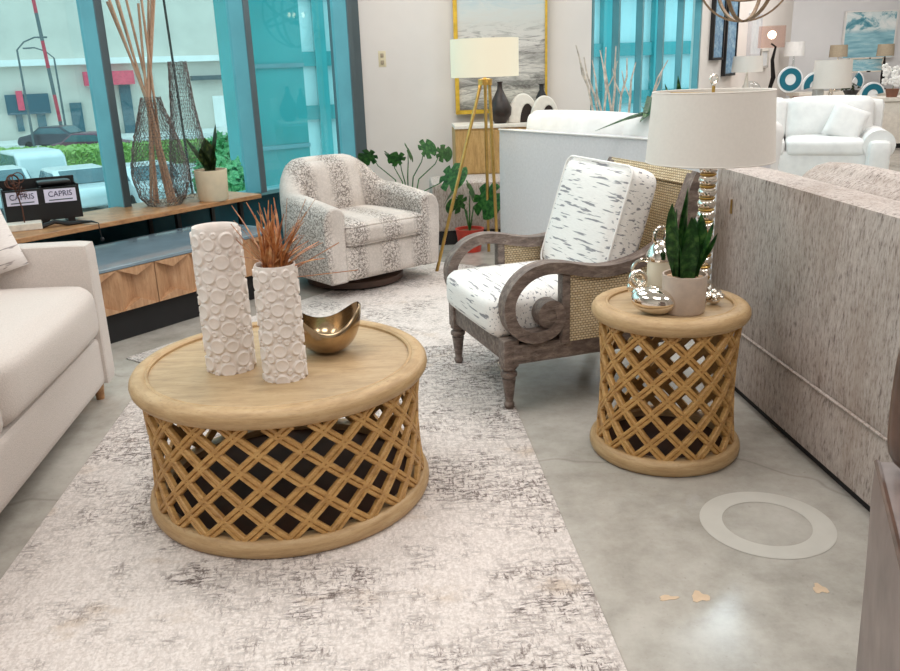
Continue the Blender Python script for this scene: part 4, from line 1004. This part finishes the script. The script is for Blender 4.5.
wallpic('pale grey framed print left of the glass wall sconce', 748, 758, 14, 55, m_paleart, m_greyS)
wallpic('pale sketch in a thin frame below the glass sconce', 759, 766, 50, 67, m_paleart, m_silver)
p = W(770, 40, 11.6); GL = thing('glass_shade_lamp', 'lit lamp with smoky glass drum shade and dark curved stem', 'lamp', (p.x, 11.35, CZ*0+.86))
p = W(770, 60, 11.35); z0 = p.z-.86; z1 = W(770, 26, 11.35).z-.86; GL.location.x = p.x
B().lathe([(.165, z0+.15), (.165, z1), (.16, z1), (.16, z0+.15)], 32, cap=False).build('lamp_shade', m_smoke, GL)
b = B(); b.tube([(.0, 0, .0), (.0, 0, .03), (.06, 0, z0*.55), (.03, 0, z0), (.06, 0, z0+.16), (.0, 0, z0+.2)], [.06, .02, .03, .022, .014, .012], 10); b.build('curved_stem', m_darkmetal, GL)
B().sphere((0, 0, (z0+z1)/2+.1), .05, 10).build('bulb', emit('warm_bulb', (255, 232, 206), 9), GL)
PD = thing('pedestal_table', 'small pale pedestal table under the glass shade lamp', 'table', (p.x, 11.35, 0))
B().lathe([(0, 0), (.16, 0), (.16, .03), (.03, .05), (.03, .8), (.19, .84), (.19, .86), (0, .86)], 24).build('pedestal', m_ivory, PD)
# orb pendant
pc = W(746, -28, 8.0); rP = .41
OP = thing('orb_pendant', 'spherical wooden hoop pendant light hanging at the top right', 'pendant light', pc)
for rot in ((pi/2, 0, -.25), (pi/2, 0, .85), (pi/2, 0, 1.9), (.35, .15, 0), (-.5, .2, 0)):
    b = bmesh.new(); bb = B(); n = 48; bb.ribbon([Euler(rot).to_matrix() @ Vector((rP*cos(2*pi*k/n), rP*sin(2*pi*k/n), 0)) for k in range(n+1)], .015, .008, [Euler(rot).to_matrix() @ Vector((0, 0, 1))]*(n+1)); bb.build('hoop', m_pendant, OP)
b = B(); b.tube([(0, 0, CEIL-pc.z), (0, 0, -.12)], .007, 8); b.lathe([(0, -.15), (.03, -.14), (.035, -.1), (0, -.09)], 16); b.build('rod', m_darkmetal, OP)
for k in range(3):
    a = 2.1*k; b = B(); b.tube([(0, 0, -.12), (.09*cos(a), .09*sin(a), -.14), (.1*cos(a), .1*sin(a), -.06)], .006, 6); arm_ = b.build('candle_arm', m_darkmetal, OP)
    B().sphere((.1*cos(a), .1*sin(a), -.03), .02, 8, (1, 1, 1.8)).build('bulb', emit('pendant_bulb', (255, 226, 190), 6), arm_)
B().lathe([(0, CEIL-pc.z-.02), (.07, CEIL-pc.z-.02), (.07, CEIL-pc.z), (0, CEIL-pc.z)], 20).build('canopy', m_darkmetal, OP)
# console-top objects
def bx(name, lab, px_, py_, Y, d, mat, cat, zb=None):
    c = W(px_, py_, Y); o = B().box((0, 0, d[2]/2), d, bev=min(d)*.1).build(name, mat, None, False, loc=(c.x, Y, CZ if zb is None else zb)); tag(o, lab, cat); return o
bx('book', 'teal clothbound book lying at the left end of the far console', 729, 88, YC-.1, (.24, .18, .045), m_bookteal, 'book')
bx('book', 'thin brown book lying right of the teal book on the far console', 741, 88, YC-.08, (.12, .18, .03), m_bookbrown, 'book')
bx('book', 'rust brown stack book just right of the complete teal ring', 805, 92, YC-.12, (.22, .2, .05), m_bookbrown, 'book')
bx('book', 'grey box file standing upright below the white lampshade', 818, 92, YC-.14, (.10, .12, .13), m_bookgrey, 'book')
t = thing('glass_terrarium', 'round glass terrarium with a small plant on the far console', 'terrarium', (W(751, 80, YC).x, YC-.02, CZ))
B().sphere((0, 0, .125), .125, 16).build('glass_bowl', m_clear, t)
b = B()
for k in range(9): b.grid([[Vector(q)+Vector((0, 0, 0)) for q in r_] for r_ in snake_leaf(.1, .014, .05, k*.7)], .002)
o = b.build('plant', m_snaked, t); o.location.z = .03
t = thing('white_orchid', 'white orchid in a brown pot at the right end of far console', 'plant', (W(888, 92, YC).x, YC-.1, CZ))
B().lathe([(0, 0), (.06, 0), (.08, .10), (.07, .10), (0, .08)], 20).build('pot', m_bookbrown, t)
b = B(); rnd = random.Random(5)
for k in range(16):
    q = Vector((rnd.uniform(-.13, .13), rnd.uniform(-.05, .05), .2+rnd.uniform(-.04, .17)))
    for j in range(5): b.sphere(q+Vector((.028*cos(j*1.26), 0, .028*sin(j*1.26))), .022, 6, (1, .35, 1))
b.build('blossom', m_flower, t); b = B(); b.tube([(0, 0, .08), (.02, 0, .2), (-.03, 0, .32)], .005, 6); b.build('stem', m_leaf, t)
t = thing('leafy_bowl', 'dark bowl of small foliage behind the half ring on the console', 'plant', (W(857, 78, YC).x, YC+.12, CZ))
b = B(); b.lathe([(0, 0), (.05, 0), (.10, .09), (.09, .09), (0, .03)], 20); b.build('bowl', m_black, t)
b = B()
for k in range(24): b.sphere((rnd.uniform(-.1, .1), rnd.uniform(-.06, .06), .1+rnd.uniform(0, .09)), .02, 6, (1.4, .6, .5), (rnd.uniform(0, 3), rnd.uniform(0, 3), 0))
b.build('foliage', m_snaked, t)

# ------------------------------------------------------------------ outdoors (street about 3 m below the shop floor)
GZ = -2.9
struct(B().slab([(-140, -10), (-140, 140), (90, 140), (90, 14.5), (4.6, 14.5), (0.9, 9), (-2, 8.6), (-7.2, .3), (-8, -10)], GZ-.2, GZ), 'ground', m_street, smooth=False)
fa = radians(-27); fn = Vector((sin(fa), cos(fa), 0)); fd = Vector((cos(fa), -sin(fa), 0)); frz = -fa
FB = thing('department_store', 'big beige stone building across the street with pink awning', 'building', fn*72+Vector((0, 0, GZ)), frz)
b = B(); b.box((0, 4, 12), (110, 8, 24)); b.build('facade', m_facade, FB, False)
b = B(); b.box((7, -.35, 5.6), (40, .7, .45)); b.build('ledge', m_facade2, FB, False)
def fpt(px_, py_, off=0): # local coords on facade
    d = fw + RR*((px_-450)/F_PX) - UU*((py_-335.5)/F_PX); t_ = 72/ d.dot(fn); P = Vector((0, 0, H))+d*t_; P = P-(fn*72+Vector((0, 0, GZ))); return P.dot(fd), P.z
def fbox(name, x0, y0, x1, y1, dep, mat, par=FB):
    a, c = fpt(x0, y0), fpt(x1, y1); o = B().box(((a[0]+c[0])/2, -dep/2, (a[1]+c[1])/2), (abs(c[0]-a[0]), dep, abs(a[1]-c[1]))).build(name, mat, par, False); return o
fbox('awning', 82, 72, 133, 84, 1.2, m_pink); fbox('entrance', 118, 84, 137, 138, .3, m_doorblue); fbox('door', 69, 103, 86, 135, .3, m_doorblue)
fbox('signboard', 4, 95, 51, 113, .5, m_signblue); fbox('banner', 15, 91, 25, 110, .6, m_pink); fbox('doorway', 15, 113, 25, 131, .3, m_doorblue); fbox('doorway', 36, 113, 48, 131, .3, m_doorblue)
fbox('plaster_panel', 212, 96, 246, 150, .12, m_facade2); fbox('canopy_rail', 190, 76, 232, 79, .8, m_greymetal)
b = B(); b.box((10, -3.2, .08), (110, 6, .16)); b.build('pavement', m_walk, FB, False)
# white building at right with window
RB = thing('white_annex', 'white panel building with a small window beyond the swivel chair', 'building', W(322, 80, 45)*1.0, radians(8))
RB.location.z = GZ
B().box((2.2, 3, 8), (10, 6, 16)).build('facade', m_facade2, RB, False)
def rbox(name, x0, y0, x1, y1, dep, mat):
    a, c = W(x0, y0, 45), W(x1, y1, 45); o_ = RB.location; B().box(((a.x+c.x)/2-o_.x, -dep/2, (a.z+c.z)/2-o_.z), (abs(c.x-a.x), dep, abs(a.z-c.z))).build(name, mat, RB, False)
rbox('window', 321, 44, 340, 60, .2, m_doorblue); rbox('ledge', 303, 78, 345, 84, .9, m_tealpanel2); rbox('drain_strip', 310, -20, 316, 72, .2, m_tealpanel2); rbox('lower_band', 303, 88, 345, 93, .5, m_tealpanel2); rbox('stone_base', 303, 94, 345, 130, .3, m_facade)
# teal glass bay just outside
pA, pB = W(244, 90, 13), W(305, 90, 13.6)
TBy = thing('glass_bay', 'teal glass bay of the shopfront just outside beside the swivel chair', 'building', ((pA.x+pB.x)/2, 13.3, GZ), atan2(13.6-13, pB.x-pA.x))
wB = (pB-pA).to_2d().length
B().box((0, .4, 4.5), (wB, .8, 9)).build('glass_panel', m_tealpanel, TBy, False)
for z in (3.2, 4.4, 6): B().box((0, -.02, z), (wB, .04, .06)).build('transom', m_teal, TBy, False)
B().box((-wB/2+.08, -.02, 4.5), (.16, .05, 9)).build('corner_post', m_tealpanel2, TBy, False)
# teal facade seen through the far curtain wall
FT = thing('glass_office_block', 'teal glass office block seen through the far curtain wall', 'building', (2.2, 24, GZ), .3)
B().box((2, 2, 8), (16, 4, 16)).build('curtain_wall', m_tealpanel2, FT, False)
for k in range(10): B().box((-5.5+k*1.6, -.1, 8), (.28, .3, 16)).build('pier', m_tealpanel, FT, False)
for z in (3.3, 4.6, 6.2, 9): B().box((2, -.05, z), (16, .2, .35)).build('floor_band', m_tealpanel, FT, False)
# hedge, shrubs
def bush(name, lab, c, d, n, mat, seed, cat='shrub', ls=.12):
    rnd = random.Random(seed); b = bmesh.new()
    for k in range(n):
        u = Vector((rnd.gauss(0, 1), rnd.gauss(0, 1), rnd.gauss(0, 1))).normalized()*rnd.uniform(.75, 1)
        p = Vector((u.x*d[0]/2, u.y*d[1]/2, d[2]/2+u.z*d[2]/2)); a = Vector((rnd.gauss(0, 1), rnd.gauss(0, 1), rnd.gauss(0, 1))).normalized(); q = a.orthogonal().normalized()
        vs = [b.verts.new(p+a*ls*.9), b.verts.new(p+q*ls*.45), b.verts.new(p-a*ls*.9), b.verts.new(p-q*ls*.45)]; b.faces.new(vs)
    t = thing(name, lab, cat, c)
    bb = B(); bb._add(b); bb.build('foliage', mat, t, False)
    bb = B(); bb.sphere((0, 0, d[2]/2), .5, 12, (d[0]*.88, d[1]*.88, d[2]*.88)); bb.tube([(0, 0, 0), (0, 0, d[2]*.3)], d[0]*.08, 8); bb.build('inner_mass', mat, t)
hc = G(70, 168, GZ); 
HG = thing('clipped_hedge', 'long low clipped hedge between the parked cars and the street', 'hedge', (hc.x, hc.y, GZ), radians(12))
rnd = random.Random(3); b = bmesh.new()
for k in range(5000):
    f = rnd.choice((0, 0, 1)); p = Vector((rnd.uniform(-11, 7), rnd.uniform(-.8, .8) if f else -.8+rnd.uniform(-.1, .1), 1.0 if f else rnd.uniform(0, 1))); p.z += rnd.uniform(-.08, .08); a = Vector((rnd.gauss(0, 1), rnd.gauss(0, 1), rnd.gauss(0, 1))).normalized(); q = a.orthogonal().normalized(); ls = .16
    b.faces.new([b.verts.new(p+a*ls), b.verts.new(p+q*ls*.5), b.verts.new(p-a*ls), b.verts.new(p-q*ls*.5)])
bb = B(); bb._add(b); bb.box((-2, 0, .5), (18, 1.6, 1.0), bev=.1); bb.build('foliage', m_hedge, HG, False)
q = G(222, 172, -.4); bush('round_shrub', 'green shrub just outside behind the cream potted plant', (W(232, 190, 11).x, 11, GZ), (1.1, 1.1, W(230, 158, 11).z-GZ), 2600, m_shrub, 1)
bush('round_shrub', 'farther green shrub beyond the window, across the lane', (W(226, 146, 24).x, 24, GZ), (1.9, 1.6, W(226, 134, 24).z-GZ), 1800, m_shrub, 2, ls=.2)
# cars
def car(lab, px_, py_, Y, rz, mat, van=False, s=1.0):
    P = W(px_, py_, Y); t = thing('parked_car', lab, 'car', (P.x, Y, GZ), rz)
    side = [(-2.2, .35), (-2.25, .75), (-2.1, .95), (-1.55, 1.02), (-.9, 1.48), (.55, 1.5), (1.25, 1.05), (2.1, .88), (2.25, .6), (2.2, .35)]
    if van: side = [(-2.2, .35), (-2.25, 1.0), (-2.1, 1.55), (-1.7, 1.72), (.4, 1.72), (1.2, 1.1), (2.1, .95), (2.25, .6), (2.2, .35)]
    b = B(); b.prism(side, -.88, .88); mods(b.build('body', mat, t, ang=25), .09)
    win = [(-1.4, 1.06), (-.88, 1.40), (.5, 1.42), (1.08, 1.06)] if not van else [(-1.95, 1.1), (-1.7, 1.6), (.35, 1.6), (.95, 1.12)]
    for y in (-.885, .885): B().prism(win, y-.01, y+.01).build('side_window', m_carwin, t, False)
    b = B(); b.prism([(.60, 1.44), (1.22, 1.09), (1.24, 1.10), (.63, 1.47)] if not van else [(.45, 1.66), (1.18, 1.13), (1.2, 1.15), (.48, 1.69)], -.72, .72); b.build('windscreen', m_carwin, t, False)
    b = B(); b.prism([(-1.5, 1.06), (-.94, 1.44), (-.97, 1.47), (-1.53, 1.08)], -.7, .7); b.build('rear_window', m_carwin, t, False)
    for x in (-1.4, 1.4):
        for y in (-.82, .82):
            B().lathe([(0, -.1), (.26, -.1), (.31, -.08), (.31, .08), (.26, .1), (0, .1)], 20, (x, y, .31), Euler((pi/2, 0, 0))).build('wheel', m_tyre, t)
    for y in (-.6, .6): B().box((2.2, y, .68), (.06, .35, .12)).build('headlight', m_carwin, t, False)
car('silver hatchback parked nearest, behind the black display box', 76, 190, 29, radians(128), m_carw)
car('white car parked between the first mullion and the bulbous wire vase', 146, 190, 29.5, radians(126), m_carw)
car('silver minivan parked at the far left of the row', 30, 175, 34.5, radians(130), m_carw, True)
car('white car at the far left window edge behind the wire sculpture', -6, 180, 29.5, radians(130), m_carw)
car('dark car driving on the street beyond the hedge', 58, 148, 56, radians(170), m_cardark)
car('small dark red car beyond the hedge beside the first mullion', 92, 152, 48, radians(170), simple('maroon_paint', (110, 60, 80), .3, .1))
# lamp posts and striped pole
def lamppost(lab, xt, yt, xb, yb, Y, arm):
    top = W(xt, yt, Y); t = thing('street_lamp', lab, 'street lamp', (top.x, Y, GZ)); h = top.z-GZ
    B().tube([(0, 0, 0), (0, 0, h)], [.09, .06], 8).build('post', m_polegrey, t)
    B().tube([(0, 0, h), (arm*.5, 0, h+.45), (arm*1.2, 0, h+.7), (arm*1.5, 0, h+.7)], .045, 8).build('arm', m_polegrey, t)
    B().box((arm*1.7, 0, h+.68), (.5, .2, .1)).build('lamp_head', m_polegrey, t, False)
lamppost('leftmost street lamp with arm curving right, beyond the parked cars', 17, 50, 34, 150, 55, 1.0)
lamppost('right hand street lamp with arm curving left over the pavement', 54, 58, 68, 135, 60, -1.0)
tp = W(29, -5, 58); t = thing('striped_pole', 'tall red and grey striped pole leaning behind the street lamps', 'pole', (tp.x+.7, 58, GZ)); h = tp.z-GZ+4
for k in range(8):
    B().tube([(-.7*k/8, 0, h*k/8), (-.7*(k+1)/8, 0, h*(k+1)/8)], .12, 8).build('pole_section', m_polered if k % 2 else m_polegrey, t)
t = thing('utility_pole', 'thin dark cable pole outside behind the tall wire vase', 'pole', (W(181, 90, 20).x, 20, GZ)); B().tube([(0, 0, 0), (-.2, 0, 9)], .03, 6).build('post', m_darkmetal, t)

# ------------------------------------------------------------------ light
wd = bpy.data.worlds.new('sky'); SC.world = wd; wd.use_nodes = True
bg = wd.node_tree.nodes['Background']; bg.inputs[0].default_value = (.86, .94, 1, 1); bg.inputs[1].default_value = 1.9
def area(x, y, w, h, P, c=(1, .978, .96), z=CEIL-.02):
    l = bpy.data.lights.new('unseen_ceiling_light', 'AREA'); l.shape = 'RECTANGLE'; l.size = w; l.size_y = h; l.energy = P; l.color = c
    o = bpy.data.objects.new('unseen_ceiling_light', l); COL.objects.link(o); o.location = (x, y, z); return o
for x, y in ((-2.2, .5), (.6, -.2), (3.2, .8), (-1.0, 3.2), (1.4, 3.6), (4.2, 4.0), (-.2, 6.3), (5.6, 7.4), (3.2, 8.6), (5.6, 11.2), (4.0, 11.4)):
    area(x, y, 1.5, 1.5, 44)  # unseen fill lights added to light the room evenly
l = area(2.44, 6.56, .42, .42, 26, (.72, .9, 1)); l.name = 'ceiling_spot_light'
pl_ = bpy.data.lights.new('shade_glow', 'POINT'); pl_.energy = 5; pl_.color = (1, .88, .66); pl_.shadow_soft_size = .05
o = bpy.data.objects.new('shade_glow', pl_); COL.objects.link(o); o.location = (.305, 6.08, 1.5)
vs = SC.view_settings; vs.view_transform = 'Standard'; vs.look = 'None'; vs.exposure = 0; vs.gamma = 1; vs.use_curve_mapping = False
SC.cycles.max_bounces = 8; SC.cycles.transparent_max_bounces = 16; SC.cycles.use_denoising = True; SC.cycles.sample_clamp_indirect = 6
